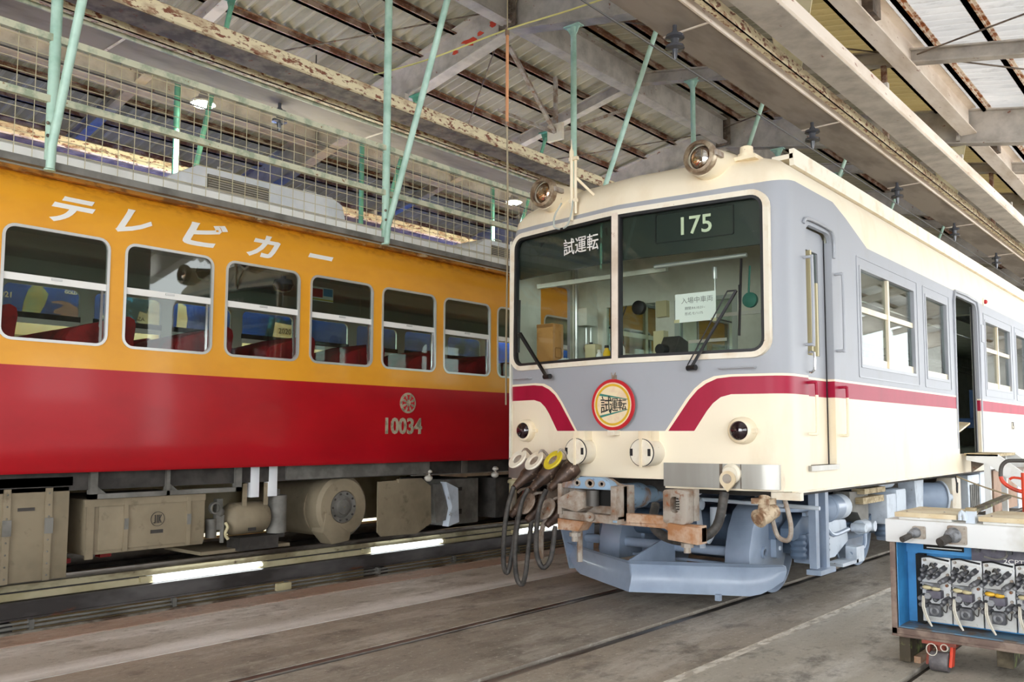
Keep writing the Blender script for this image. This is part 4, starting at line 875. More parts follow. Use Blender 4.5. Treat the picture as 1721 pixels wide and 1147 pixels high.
MB().box(-.36, .30, 1.71, 1.76, 1.16, 1.97).frame(rrect(-.36, .30, 1.16, 2.72, .01, 1), rrect(-.31, .25, 1.2, 2.68, .01, 1), 'y', 1.71, 1.75).build('partition_door', 'int_grey', RC)
MB().box(-.2, .2, 1.69, 1.70, 2.28, 2.31).build('door_bar', 'alu', RC)
for xa, ya, yb in ((-1.30, .32, .76), (-1.30, 1.3, 1.72)): MB().box(xa, xa+.02, ya, yb, 1.16, 3.2).build('cab_lining', 'interior', RC)
MB().tube([(-1.27, 1.33, 1.2), (-1.27, 1.33, 3.2)], .02, 8, 1).tube([(-1.27, 1.50, 1.2), (-1.27, 1.50, 2.7)], .014, 8, 1).tube([(-1.27, 1.58, 1.2), (-1.27, 1.58, 2.7)], .014, 8, 1).build('cab_pipe', 'alu', RC)
MB().box(-1.29, -1.15, 1.34, 1.52, 2.50, 2.68).build('switch_box', 'interior', RC, bev=.008)
MB().lathe((-1.27, 1.5, 2.28), (1, 0, 0), [(0, .05), (.02, .05)], 16).build('cab_roundel', 'rust', RC)
MB().box(-1.28, 1.28, .36, .78, 1.16, 1.99).build('cab_desk', 'int_grey', RC, bev=.01)
MB().box(-1.2, .2, .60, .64, 2.78, 2.82).build('cab_header_rail', 'interior', RC)
MB().cyl((.20, .42, 2.79), (.98, .5, 2.80), .018, seg=12).build('sun_blind_roller', 'alu', RC)
MB().box(.28, .88, .95, .97, 2.40, 2.43).build('blind_bar', 'alu', RC); MB().cyl((.60, .7, 2.35), (.60, .7, 2.78), .007, seg=6).cyl((.60, .7, 2.68), (.60, .7, 2.78), .022, seg=10).sph((.60, .7, 2.34), .025).build('blind_pull', 'alu', RC)
MB().box(-.54, -.42, 1.66, 1.72, 2.56, 2.72).build('speaker_box', 'beigeplastic', RC)
MB().tube([(-.95, 1.5, 2.66), (-.86, 1.5, 2.54), (-.78, 1.5, 2.68)], .006, 6).build('loose_cable', 'black', RC)
MB().lathe((-.68, 1.6, 2.66), (0, -1, 0), [(0, .07), (.05, .07), (.06, .05)], 18).build('cab_fan', 'black', RC)
MB().box(.88, 1.12, 1.68, 1.70, 2.62, 2.72).build('notice_plate', 'white', RC); text('ATS非常', .075, (.89, 1.675, 2.64), (1, 0, 0), (0, 0, 1), mt['ink'], RC, ext=.001)
MB().tube([(.98, .55, 2.72), (.98, .52, 2.5)], .008, 6, 1).lathe((.98, .56, 2.45), (0, -1, 0), [(0, .06), (.03, .06), (.05, .03)], 16).build('cab_fan', 'teal', RC)
for s_ in (-1, 1):
    MB().box(*sorted((s_*1.29, s_*.95)), 6.4, 12.0, 1.5, 1.62).box(*sorted((s_*1.29, s_*1.18)), 6.4, 12.0, 1.6, 1.98).build('bench_seat', M('blue_bench', '3E5A86', .8) if s_ < 0 else bpy.data.materials['blue_bench'], RC)
    MB().cyl((s_*.9, 2, 2.78), (s_*.9, 17, 2.78), .014, seg=8).build('strap_rail', 'chrome', RC)
    MB().box(*sorted((s_*1.28, s_*1.0)), 6.4, 17, 2.93, 2.95).build('luggage_rack', 'chrome', RC)
MB().cyl((.9, 5.0, 1.2), (.9, 5.0, 3.2), .014, seg=8).cyl((-.9, 6.3, 1.2), (-.9, 6.3, 3.2), .014, seg=8).build('grab_pole', 'chrome', RC)
MB().box(1.285, 1.30, .55, .74, 1.16, 3.1).box(1.285, 1.30, 1.3, 1.72, 1.16, 3.2).build('cab_lining', 'interior', RC); MB().box(1.258, 1.349, 1.284, 1.296, 1.17, 2.98).build('door_jamb', 'p175', RC)
# loose things in the cab and on the front
t = thing('headmark', 'round red and yellow ringed headmark board hanging on the railcar front', 'sign', (0, .06, 1.43))
D = MB().lathe((0, .10, 1.64), (0, -1, 0), [(0, .205), (.012, .207), (.018, .203), (.018, .18)], 48, caps=False).build('red_rim', 'head_red', t)
MB().lathe((0, .10, 1.64), (0, -1, 0), [(.0, .19), (.0165, .185)], 48).build('board', 'head_cream', t)
MB().lathe((0, .085, 1.64), (0, -1, 0), [(0, .168), (.0035, .168), (.0035, .150), (0, .150)], 48, caps=False).build('yellow_ring', 'head_yel', t)
MB().add([(-.13, .0815, 1.715), (-.118, .0815, 1.733), (.148, .0815, 1.683), (.146, .0815, 1.678)], [(0, 1, 2, 3)]).add([(-.118, .0815, 1.535), (-.125, .0815, 1.553), (.146, .0815, 1.603), (.148, .0815, 1.598)], [(0, 1, 2, 3)]).build('green_wedge', 'teal', t)
for ch, x, h, wd in (('試', -.118, .150, .75), ('運', -.028, .118, .72), ('転', .052, .100, .85)):
    text(ch, h, (x, .0805, 1.64-h*.38), (1, 0, 0), (0, 0, 1), mt['ink'], t, ext=.0008, sx=wd, bold=.0005)
MB().box(-.012, .012, .09, .13, 1.84, 1.88).tube([(-.02, .1, 1.90), (0, .09, 1.86), (.02, .1, 1.90)], .005, 6).build('hanging_hook', 'rust', t)
MB().box(-.035, .035, .06, .14, 1.395, 1.435).build('lower_bracket', 'creamrust', t)
t = thing('paper_notice', 'white paper notice with black writing taped inside the right windscreen pane', 'notice', (.66, .24, 2.27))
O = Vector((.50, fy(.5)+.035, 2.275)); R_ = Vector((1, .135, .02)).normalized(); U_ = Vector((0, 0, 1))
MB().add([O, O+R_*.33, O+R_*.33+U_*.225, O+U_*.225, O+Vector((0, .002, 0)), O+R_*.33+Vector((0, .002, 0)), O+R_*.33+U_*.225+Vector((0, .002, 0)), O+U_*.225+Vector((0, .002, 0))], [(0, 1, 2, 3), (7, 6, 5, 4), (0, 4, 5, 1), (2, 6, 7, 3)]).build('sheet', 'paper', t)
N_ = Vector((0, -.002, 0))
text('入場中車両', .052, O+R_*.05+U_*.15+N_, R_, U_, mt['inkgrey'], t, ext=.0003); text('期間:R4.10.21~', .026, O+R_*.08+U_*.098+N_, R_, U_, mt['inkgrey'], t, ext=.0003); text('形式:モハ175', .026, O+R_*.08+U_*.055+N_, R_, U_, mt['inkgrey'], t, ext=.0003)
for k, (dx, dz) in enumerate(((0, 0), (.3, -.01))): MB().add([O+R_*(dx-.01)+U_*dz+N_, O+R_*(dx+.035)+U_*dz+N_, O+R_*(dx+.035)+U_*(dz+.025)+N_, O+R_*(dx-.01)+U_*(dz+.025)+N_], [(0, 1, 2, 3)]).build('tape', 'beigeplastic', t)
t = thing('cardboard_box', 'tall brown cardboard box standing behind the left windscreen pane', 'box', (-1.0, .6, 1.99))
MB().box(-1.12, -.93, .50, .66, 1.99, 2.42).build('carton', 'cardboard', t, bev=.004); MB().box(-1.12, -.93, .498, .4995, 2.385, 2.415).build('lid_seam', M('dark_cardboard', '9A6A38', .8), t)
MB().frame(rrect(.53, .63, 2.1, 2.2, .01, 1), rrect(.54, .62, 2.11, 2.19, .01, 1), 'x', -.9295, -.928).build('print_mark', bpy.data.materials['dark_cardboard'], t)
t = thing('plastic_bag', 'crumpled white plastic bag heaped beside the cardboard box in the cab', 'bag', (-.8, .5, 1.99))
b = MB().sph((-.80, .50, 1.99), .12, 18, 10, (1, .7, .75)); rnd = random.Random(3); b.v = [(x+rnd.uniform(-.012, .012), y+rnd.uniform(-.01, .01), max(1.985, z+rnd.uniform(-.012, .012))) for x, y, z in b.v]; b.build('bag_body', M('white_plastic_film', 'E6ECEC', .35), t)
def bottle(name, label, x, y, z, r, h, m, capm, neck=.35):
    t = thing(name, label, 'bottle', (x, y, z), 'bottles on the cab desk')
    MB().lathe((x, y, z), (0, 0, 1), [(0, r), (h*.6, r), (h*.72, r*.8), (h*.8, r*neck), (h*.88, r*neck)], 18).build('bottle_body', m, t)
    MB().lathe((x, y, z+h*.86), (0, 0, 1), [(0, r*neck*1.3), (h*.14, r*neck*1.1)], 14).build('cap', capm, t)
    return t
bottle('spray_can', 'yellow can with a dark cap beside the windscreen mullion', -.20, .30, 1.99, .033, .16, M('can_yellow', 'F0C010', .35), 'black', .5)
bottle('squeeze_bottle', 'white squeeze bottle with a red cap right of the yellow can', -.09, .34, 1.99, .04, .2, 'white', 'head_red', .5)
bottle('small_bottle', 'clear grey bottle left of the yellow can', -.29, .32, 1.99, .03, .13, 'acwhite', 'alu', .5)
t = thing('oil_tin', 'beige square tin standing in the cab, left of the small bottles', 'tin', (-.42, .4, 1.99)); MB().box(-.47, -.36, .36, .46, 1.99, 2.18).build('tin_body', 'beigeplastic', t, bev=.008); MB().cyl((-.44, .41, 2.18), (-.44, .41, 2.2), .015).build('tin_cap', 'black', t)
t = thing('handset', 'black telephone handset with coiled cord on the cab back wall', 'phone', (-.47, 1.7, 2.0))
MB().box(-.50, -.42, 1.66, 1.72, 2.20, 2.33).build('handset_body', 'black', t, bev=.015)
MB().tube([(-.46, 1.68, 2.2), (-.51, 1.66, 2.08), (-.48, 1.66, 1.98), (-.43, 1.66, 1.98), (-.42, 1.66, 2.08), (-.45, 1.68, 2.18)], .014, 8, 5).build('coiled_cord', 'black', t)
t = thing('master_controller', 'dark grey control console with lever standing behind the right windscreen pane', 'controller', (.15, .6, 1.99))
MB().prism([(.5, 1.99), (.72, 1.99), (.72, 2.18), (.58, 2.22), (.5, 2.1)], 'x', .18, .34).build('console', 'under_dark', t, bev=.01); MB().cyl((.24, .5, 2.1), (.24, .42, 2.1), .045, seg=16).build('gauge', 'black', t)
MB().box(.06, .16, .62, .7, 1.99, 2.28).build('paper_block', 'beigeplastic', t)

# ---------------------------------------------------------------- orange and red railcar on the pit track
OX = -4.45
OC = thing('railcar', 'orange over red railcar numbered 10034 with white katakana lettering, on the pit track', 'train car', (OX, 0, .19))
OS = [(1.09, 1.33), (1.12, 1.35), (1.3, 1.36), (2.9, 1.36), (3.05, 1.352), (3.2, 1.325), (3.3, 1.29), (3.38, 1.24), (3.43, 1.19), (3.47, 1.13), (3.56, 1.08), (3.64, .98), (3.70, .75), (3.73, .4), (3.74, .05)]
def ow(z):
    for (a, wa), (b, wb) in zip(OS[:-1], OS[1:]):
        if a <= z <= b: return wa+(wb-wa)*(z-a)/(b-a)
    return OS[0][1]
ya, yb = -10.0, 9.5
prof = [(OX+w_, z) for z, w_ in OS]+[(OX-w_, z) for z, w_ in reversed(OS)]
b = MB(); k = len(prof); b.v = [(x, y, z) for y in (ya, yb) for x, z in prof]
b.f = [(i, i+1, k+i+1, k+i) for i in range(k-1)]+[tuple(range(k)), tuple(k+i for i in range(k))]
b.f = b.f[:-2]+[tuple(range(k-1, -1, -1)), tuple(range(k, 2*k))]
# livery heights are measured from the floor, so the shell keeps its own origin there
def obuild(b_, name, mat, par=None, **kw): return b_.build(name, mat, par or OC, **kw)
OC.location.z = 0
ob = b.build('body_shell', 'porange', OC)
ob.data.materials.append(mt['ceil_int']); sm = ob.modifiers.new('s', 'SOLIDIFY'); sm.thickness = .03; sm.offset = -1; sm.material_offset = 1; sm.material_offset_rim = 0
OW = [(.32+.925*i-.0, .32+.925*i+.79) for i in range(-10, 9)]
cut = MB()
for a, b_ in OW: cut.prism(rrect(a, b_, 2.10, 2.965, .085, 5), 'x', OX-2, OX+2)
boolean_cut(ob, cut)
for s_ in (1, -1):
    for a, b_ in OW:
        if s_ < 0 and (a > 4.5 or a < -5): continue
        if s_ > 0 and a > 6: continue
        X_ = OX+s_*1.36
        f = MB().frame(rrect(a-.008, b_+.008, 2.092, 2.973, .093, 5), rrect(a+.014, b_-.014, 2.114, 2.951, .071, 5), 'x', X_-s_*.02, X_+s_*.008).build('window_frame', 'alu', OC)
        f2 = MB().box(*sorted((X_-s_*.03, X_-s_*.004)), a+.01, b_-.01, 2.545, 2.60).build('sash_rail', 'white', f)
        if s_ > 0: MB().box(X_-.004, X_+.004, (a+b_)/2-.04, (a+b_)/2+.04, 2.575, 2.592).build('sash_latch', 'alu', f2)
        else: MB().box(X_+.0, X_+.03, a+.0, b_-.0, 2.60, 2.66).build('lower_sash_rail', 'under_dark', f); 
        MB().box(X_-s_*.018, X_-s_*.014, a+.005, b_-.005, 2.105, 2.555).build('window_pane', 'win_glass', f); MB().box(X_-s_*.010, X_-s_*.006, a+.005, b_-.005, 2.56, 2.96).build('window_pane', 'dark_glass', f)
        if s_ > 0:
            MB().box(X_-.03, X_-.012, b_-.05, b_-.03, 2.11, 2.55).build('sash_stile', 'chrome', f)
# roof gutter and edge strips
MB().prism([(OX+1.20, 3.405), (OX+1.27, 3.41), (OX+1.28, 3.44), (OX+1.18, 3.455)], 'y', ya, yb).build('roof_gutter', M('flaking_orange_gutter', 'C98A34', .6, 0, '8A5A24', 16, .45, .58, (1, .4, 1), c3='D9C9A4', sc3=12, lo3=.6, hi3=.66), OC)
MB().prism([(OX+.75, 3.60), (OX+1.06, 3.52), (OX+1.06, 3.66), (OX+1.0, 3.70), (OX+.75, 3.71)], 'y', ya+.1, yb-.1).build('roof_duct', 'roofwhite', OC)
for y in (-1.85, 2.35, -6.2):
    P_ = [(y, 3.66), (y+.12, 3.85), (y+.42, 4.03), (y+2.05, 4.05), (y+2.2, 3.99), (y+2.3, 3.66)]
    ac = MB().prism(P_, 'x', OX-.62, OX+.62).build('roof_cooler', 'acwhite', OC, bev=.03)
    MB().box(OX+.62, OX+.63, y+.52, y+1.22, 3.74, 3.96).build('cooler_grille', 'grille', ac)
    g = MB()
    for q in range(9): g.box(OX+.63, OX+.636, y+.53, y+1.21, 3.75+q*.024, 3.758+q*.024)
    g.build('grille_louvre', 'steel', ac)
    for dy in (.7, 1.75): MB().tube([(OX+.5, y+dy, 4.03), (OX+.5, y+dy, 4.09), (OX+.5, y+dy+.16, 4.09), (OX+.5, y+dy+.16, 4.03)], .01, 8, 1).build('lifting_handle', 'alu', ac)
# white katakana, sloping with the roof curve
def onto(x, y, z): return (OX+ow(min(z, 3.42))+.004+(x-(OX+1.4)), y, z)
for ch, y0, wd in (('テ', -3.13, .35), ('レ', -2.62, .34), ('ビ', -2.05, .44), ('カ', -1.36, .35), ('ー', -.71, .33)):
    def sh(x, y, z, y0=y0): return onto(x, y+(z-3.05)*.62, z)
    text(ch, .26, (OX+1.4, y0, 3.065), (0, 1, 0), (0, 0, 1), mt['white'], OC, warp=sh, sx=wd/.26*1.0, ext=.001, bold=.010)
text('10034', .235, (OX+1.362, .345, 1.405), (0, 1, 0), (0, 0, 1), mt['numeral'], OC, 'number_plate', ext=.006, sx=.97, bold=.006)
cr = MB().lathe((OX+1.36, .70, 1.735), (1, 0, 0), [(0, .112), (.012, .112), (.014, .10)], 32).build('crest', 'numeral', OC)
for q in range(8):
    a = rad(q*45); c_, s1 = cos(a), sin(a)
    def pt(r, t): return (.70+r*c_-t*s1, 1.735+r*s1+t*c_)
    MB().prism([pt(.035, -.008), pt(.06, -.008), pt(.088, -.022), pt(.088, .022), pt(.06, .008), pt(.035, .008)], 'x', OX+1.373, OX+1.3765).build('crest_spoke', 'head_red', cr)
# interior
MB().box(OX-1.3, OX+1.3, ya+.1, yb-.1, 1.15, 1.25).build('cabin_floor', 'interior', OC)
MB().prism([(OX-1.25, 3.0), (OX-1.1, 3.18), (OX-.5, 3.28), (OX+.5, 3.28), (OX+1.1, 3.18), (OX+1.25, 3.0), (OX+1.25, 3.02), (OX+1.1, 3.2), (OX+.5, 3.3), (OX-.5, 3.3), (OX-1.1, 3.2), (OX-1.25, 3.02)], 'y', ya+.1, yb-.1).build('cabin_ceiling', 'ceil_int', OC)
MB().box(OX-1.3, OX-.95, ya+.2, yb-.2, 2.98, 3.01).box(OX+1.0, OX+1.3, ya+.2, yb-.2, 2.99, 3.01).build('luggage_rack', 'int_grey', OC)
seat0 = None
for i in range(-3, 8):
    for X_ in (OX+.78, OX-.72):
        y = -1.42+i*.925
        if seat0 is None:
            seat0 = MB().add([(X_-.42, y-.55, 1.25), (X_+.42, y-.55, 1.25), (X_-.42, y-.50, 2.14), (X_+.42, y-.50, 2.14), (X_-.42, y-.42, 1.25), (X_+.42, y-.42, 1.25), (X_-.42, y+.10, 2.40), (X_+.42, y+.10, 2.40)], [(0, 1, 3, 2), (4, 6, 7, 5), (0, 4, 5, 1), (2, 3, 7, 6), (0, 2, 6, 4), (1, 5, 7, 3)])
            seat0 = MB().prism([(y-.42, 1.28), (y-.34, 1.62), (y-.50, 2.16), (y-.46, 2.23), (y-.40, 2.26), (y+.02, 2.385), (y+.07, 2.36), (y+.08, 2.30), (y+.0, 1.62), (y+.5, 1.62), (y+.5, 1.45), (y+.1, 1.28)], 'x', X_-.42, X_+.42).build('seat', 'seat', OC, bev=.02); s00 = (X_, y)
        else:
            c = seat0.copy(); COL.objects.link(c); c.location.x += X_-s00[0]; c.location.y += y-s00[1]
for y in (-.06, -1.0): MB().lathe((OX+.1, y, 3.27), (0, 0, -1), [(0, .03), (.12, .03), (.14, .10), (.2, .12), (.26, .09), (.28, .02)], 18).build('ceiling_fan', 'porcelain', OC)
po = MB().box(OX+.9, OX+.905, -.28, .02, 2.80, 2.95).build('hanging_poster', 'paper', OC)
MB().box(OX+.9055, OX+.907, -.27, -.12, 2.84, 2.93).build('poster_print', 'head_red', po); MB().box(OX+.9055, OX+.907, -.11, .01, 2.86, 2.94).build('poster_print', 'cabinet_blue', po); MB().box(OX+.9055, OX+.907, -.28, .02, 2.81, 2.825).build('poster_strip', 'yellowpaint', po)
# underfloor gear
FX = OX+1.15
MB().box(OX-1.1, FX+.02, ya, yb, .94, 1.09).build('underframe', 'under_dark', OC)
MB().box(FX-.02, FX+.05, -.72, 1.2, .95, 1.09).build('sole_bar', 'under_grey', OC)
def ubox(x0, x1, y0, y1, z0, z1, name, m, bev=.008): return MB().box(x0, x1, y0, y1, z0, z1).build(name, m, OC, bev=bev)
bx = ubox(-4.3, -3.28, -4.9, -2.74, .26, .98, 'riveted_box', 'under')
for y in (-2.90, -3.20, -3.75): 
    s1 = MB().box(-3.28, -3.262, y-.025, y+.025, .26, .97).build('box_strap', 'under', bx); MB().box(-3.262, -3.245, y-.03, y+.03, .62, .74).build('strap_clasp', 'under_grey', s1)
    for q in range(8): MB().sph((-3.262, y, .30+q*.09), .008, 6, 4).build('rivet', 'under_grey', s1)
MB().box(-3.28, -3.272, -3.12, -3.0, .80, .825).build('maker_plate', 'under_dark', bx)
MB().box(-3.35, -3.28, -5, -2.72, .98, 1.05).build('box_top_rail', 'under_grey', bx)
bx = ubox(-4.2, -3.30, -2.60, -1.56, .41, .86, 'equipment_case', 'under')
MB().box(-3.30, -3.285, -2.50, -1.56, .44, .80).build('case_lid', 'under', bx, bev=.004)
MB().box(-3.30, -3.275, -2.62, -1.56, .80, .86).box(-3.30, -3.28, -2.60, -2.54, .38, .86).build('case_rim', 'under', bx)
for y in (-2.28, -1.72):
    s1 = MB().box(-3.285, -3.272, y-.018, y+.018, .42, .84).build('box_strap', 'under', bx); MB().box(-3.272, -3.258, y-.016, y+.016, .60, .69).build('strap_clasp', 'under_grey', s1)
MB().frame(circ(-2.0, .665, .062, 28), circ(-2.0, .665, .058, 28), 'x', -3.285, -3.281).build('cast_ring', 'under_dark', bx)
g = MB()
for dy in (-.022, -.003, .012): g.box(-3.285, -3.280, -2.0+dy-.004, -2.0+dy+.004, .63, .70)
g.bar((-3.282, -1.983, .665), (-3.282, -1.968, .70), .004, .008).bar((-3.282, -1.983, .665), (-3.282, -1.968, .63), .004, .008).box(-3.285, -3.280, -2.036, -2.018, .63, .638)
g.build('cast_mark', 'under_dark', bx)
MB().box(-3.285, -3.279, -2.06, -1.95, .545, .575).build('maker_plate', 'under_dark', bx)
fr_ = MB().box(-3.30, -3.24, -2.60, -1.22, .865, .905).box(-3.30, -3.24, -2.60, -2.54, .865, 1.09).box(-3.30, -3.24, -1.95, -1.92, .865, 1.09).box(-3.30, -3.24, -1.28, -1.22, .865, 1.09)
fr_.prism([(-2.54, .905), (-2.46, .905), (-2.54, .97)], 'x', -3.28, -3.26).prism([(-1.92, .905), (-1.84, .905), (-1.92, .97)], 'x', -3.28, -3.26).build('hanging_frame', 'under_grey', OC)
ubox(-4.3, -3.45, -2.45, -1.3, .93, 1.08, 'flat_tank', 'under_grey', .03)
for y in (-1.06, -.86): ubox(-3.36, -3.27, y-.045, y+.045, .80, 1.09, 'hanger_plate', 'acwhite', .002)
g = MB().lathe((-3.42, -1.30, .60), (0, 1, 0), [(0, .06), (.05, .13), (.08, .15), (.40, .15), (.44, .13), (.46, .06)], 26).build('air_cylinder', 'under', OC)
for y in (-1.15, -.92): MB().bar((-3.3, y, .72), (-3.3, y, .93), .01, .045).build('cylinder_strap', 'under', g)
MB().box(-3.272, -3.265, -1.12, -1.04, .49, .52).build('maker_plate', 'under_dark', g)
MB().cyl((-3.38, -.74, .44), (-3.38, -.74, .80), .095, seg=20).cyl((-3.38, -.74, .80), (-3.38, -.74, .86), .03, seg=10).build('filter_can', 'under_grey', OC)
MB().box(-3.5, -3.28, -1.20, -.78, .31, .43).box(-3.42, -3.3, -.78, -.70, .40, .46).build('cylinder_bracket', 'under_dark', OC)
g = MB().lathe((-3.34, -1.44, .72), (1, 0, 0), [(0, .055), (.04, .055), (.04, .04), (0, .04)], 18, caps=False).box(-3.38, -3.32, -1.42, -1.36, .52, .80).cyl((-3.36, -1.45, .45), (-3.36, -1.45, .62), .05, seg=14).cyl((-3.34, -1.35, .4), (-3.34, -1.35, .65), .02, seg=8).sph((-3.34, -1.38, .68), .045).build('regulator_valve', 'under_grey', OC)
MB().tube([(-3.32, -1.33, .58), (-3.30, -1.32, .54), (-3.30, -1.34, .48), (-3.30, -1.31, .43)], .014, 8).build('valve_handle', 'beigeplastic', OC)
MB().box(-4.0, -3.35, -1.55, -.6, .30, .33).build('drip_tray', 'under', OC)
g = MB().cyl((-4.6, -.02, .63), (-3.52, -.02, .63), .30, seg=36).build('blower_barrel', 'under', OC)
MB().lathe((-3.55, .03, .64), (1, 0, 0), [(0, .31), (.02, .335), (.2, .325), (.235, .29), (.24, .17), (.215, .165)], 44).build('blower_casing', 'under', g)
MB().lathe((-3.335, .03, .64), (1, 0, 0), [(0, .165), (.02, .16), (.015, .12), (-.0, .115), (.01, .08), (.03, .075), (.035, .01)], 36, caps=False).build('blower_hub', 'under_grey', g)
for q in range(10): MB().sph((-3.312, .03+.14*cos(q*pi/5), .64+.14*sin(q*pi/5)), .012, 6, 4).build('hub_bolt', 'under_dark', g)
MB().prism([(-.20, .62), (-.03, .45), (.12, .36), (.10, .29), (-.12, .27), (-.24, .40)], 'x', -3.5, -3.30).build('blower_outlet', 'under', g, bev=.01)
MB().prism([(.50, .88), (1.14, .90), (1.29, .80), (1.30, .38), (1.08, .28), (.55, .29), (.50, .34)], 'x', -3.34, -3.32).build('mud_plate', 'under', OC)
MB().box(-3.34, -3.30, .78, 1.08, .86, .90).cyl((-3.3, 1.2, .93), (-3.3, 1.2, .98), .035, seg=12).build('plate_bracket', 'under', OC)
for y in (1.21, 2.35):
    MB().lathe((-3.28, y, .86), (0, 0, 1), [(0, .02), (.02, .045), (.05, .05), (.07, .02), (.09, .02), (.1, .045), (.12, .045), (.14, .02)], 16).build('post_insulator', M('white_porcelain', 'D8D4C8', .3) if y < 2 else bpy.data.materials['white_porcelain'], OC)
MB().bar((-3.28, .95, .935), (-3.28, 2.7, .935), .03, .012).build('bus_bar', 'under_grey', OC)
for y in (1.02, 1.75): ubox(-3.32, -3.27, y, y+.1, .93, 1.09, 'hanger_plate', 'under_grey', .002)
MB().prism([(1.36, .82), (1.50, .82), (1.66, .40), (1.42, .37)], 'x', -3.45, -3.36).build('louvre_plate', 'under_grey', OC); MB().prism([(1.52, .84), (1.72, .76), (1.74, .36), (1.56, .32), (1.62, .55)], 'x', -3.40, -3.30).build('louvre_plate', 'white_under', OC)
bx = ubox(-4.2, -3.42, 1.6, 2.2, .32, .86, 'control_box', 'under_grey'); MB().box(-3.42, -3.41, 1.78, 1.90, .44, .50).box(-3.42, -3.41, 1.78, 1.9, .72, .76).build('box_label', 'under_dark', bx)
ubox(-3.9, -3.4, 2.5, 3.4, .35, .85, 'valve_rack', 'under_dark'); 
MB().cyl((-3.3, 2.72, .5), (-3.3, 2.72, .78), .05, seg=14).lathe((-3.3, 2.72, .78), (0, 0, 1), [(0, .07), (.03, .07), (.05, .05)], 14).cyl((-3.3, 2.6, .42), (-3.3, 2.85, .42), .025, seg=8).build('drain_valve', 'beigeplastic', OC)
ubox(-5.4, -4.9, -3, 3, .3, .9, 'far_side_case', 'beigewall', .02)
ubox(-4.75, -4.72, .35, 1.0, .42, .90, 'cream_panel', 'beigewall', .002)
MB().box(-4.0, -3.9, -2.2, -2.1, .3, .34).box(-4.0, -3.9, -2.5, -2.45, .28, .32).build('red_reflector', 'redlamp', OC)
for yc in (-7.2, 6.6):
    for y in (yc-1.0, yc+1.0):
        for s_ in (-1, 1): MB().lathe((OX+s_*.50, y, .648), (s_, 0, 0), [(-.03, .45), (-.005, .45), (.0, .43), (.10, .425), (.105, .40), (.06, .36), (.06, .14), (.12, .11), (.12, .01)], 36).build('wheel', 'under_dark', OC)
        MB().cyl((OX-.85, y, .648), (OX+.85, y, .648), .07).build('axle', 'under_dark', OC)
    for s_ in (-1, 1): MB().prism([(yc-1.4, .8), (yc-.5, .9), (yc+.5, .9), (yc+1.4, .8), (yc+1.4, .68), (yc+.4, .6), (yc-.4, .6), (yc-1.4, .68)], 'x', OX+s_*.9-.06, OX+s_*.9+.06).build('bogie_frame', 'under', OC)
# ---------------------------------------------------------------- blue advert railcar on the far track
AX = -8.9
AC = thing('railcar', 'railcar with blue advertising wrap and cream skirt, seen through the orange railcar windows', 'train car', (AX, 0, 0))
P_ = [(AX+1.36, 1.0), (AX+1.36, 3.3), (AX+1.2, 3.5), (AX+.7, 3.68), (AX, 3.72), (AX-.7, 3.68), (AX-1.2, 3.5), (AX-1.36, 3.3), (AX-1.36, 1.0)]
MB().prism(P_, 'y', -9, 11).build('body_shell', 'pwrap', AC)
MB().box(AX-1.1, AX+1.1, -8.8, 10.8, .3, 1.0).build('underfloor_gear', 'under_dark', AC)
for y in (-7, -5, 6.5, 8.5):
    for s_ in (-1, 1): MB().lathe((AX+s_*.50, y, .44), (s_, 0, 0), [(-.03, .45), (.0, .43), (.10, .42), (.1, .01)], 28).build('wheel', 'under_dark', AC)
def decal(P2, name, m, dx=0): return MB().prism(P2, 'x', AX+1.36+dx, AX+1.363+dx).build(name, m, AC, flat=True)
decal([(-1.64, 2.83), (-1.61, 3.03), (-1.57, 3.16), (-1.52, 3.23), (-1.43, 3.25), (-1.33, 3.14), (-1.36, 3.02), (-1.44, 2.84)], 'printed_arm', M('pale_khaki_print', 'A8A884', .5, 0, '8EA89A', 4, .45, .6))
decal([(-1.29, 3.05), (-1.18, 3.075), (-1.08, 3.06), (-1.0, 3.02), (-.90, 2.94), (-.84, 2.92), (-.84, 2.83), (-1.13, 2.83), (-1.17, 2.85), (-1.20, 2.88), (-1.16, 2.905), (-1.22, 2.90), (-1.26, 2.91), (-1.25, 2.95), (-1.18, 2.985), (-1.14, 3.02), (-1.20, 3.035), (-1.285, 3.035)], 'printed_hand', M('skin_tone_print', 'A88C9A', .5, 0, '8C7684', 5, .45, .6))
decal([(-.36, 3.22), (-.2, 3.25), (0, 3.24), (-.01, 3.05), (-.10, 2.84), (-.37, 2.84)], 'printed_swirl', M('deep_teal_print', '12405E', .5, 0, '2E86C0', 9, .55, .62))
decal([(0, 3.24), (.21, 3.23), (.24, 2.82), (-.09, 2.84), (-.19, 2.91), (-.15, 3.05), (-.05, 3.03)], 'printed_white_patch', M('grey_white_print', 'B8BCB4', .5, 0, '9AA09C', 3, .45, .6), .001)
decal([(.40, 3.24), (.52, 3.2), (.55, 3.0), (.52, 2.82), (.38, 2.82)], 'printed_white_patch', 'interior'); decal([(2.0, 3.12), (2.55, 3.08), (2.5, 2.84), (1.95, 2.84)], 'printed_white_patch', 'interior'); decal([(1.9, 3.2), (2.2, 3.15), (2.15, 2.82), (1.8, 2.82)], 'printed_dark_patch', bpy.data.materials['deep_teal_print'], -.001)
for s_, sz, y, z, m in (('2021', .095, -1.93, 3.045, 'white'), ('GOLDWIN', .056, -1.14, 3.175, 'white'), ('iZA', .07, -.19, 2.925, 'ink'), ('2020', .12, 2.06, 2.95, 'ink'), ('M7', .13, -.68, 2.87, 'white')):
    text(s_, sz, (AX+1.3645, y, z), (0, 1, 0), (0, 0, 1), mt[m], AC, ext=.0008, bold=.002)

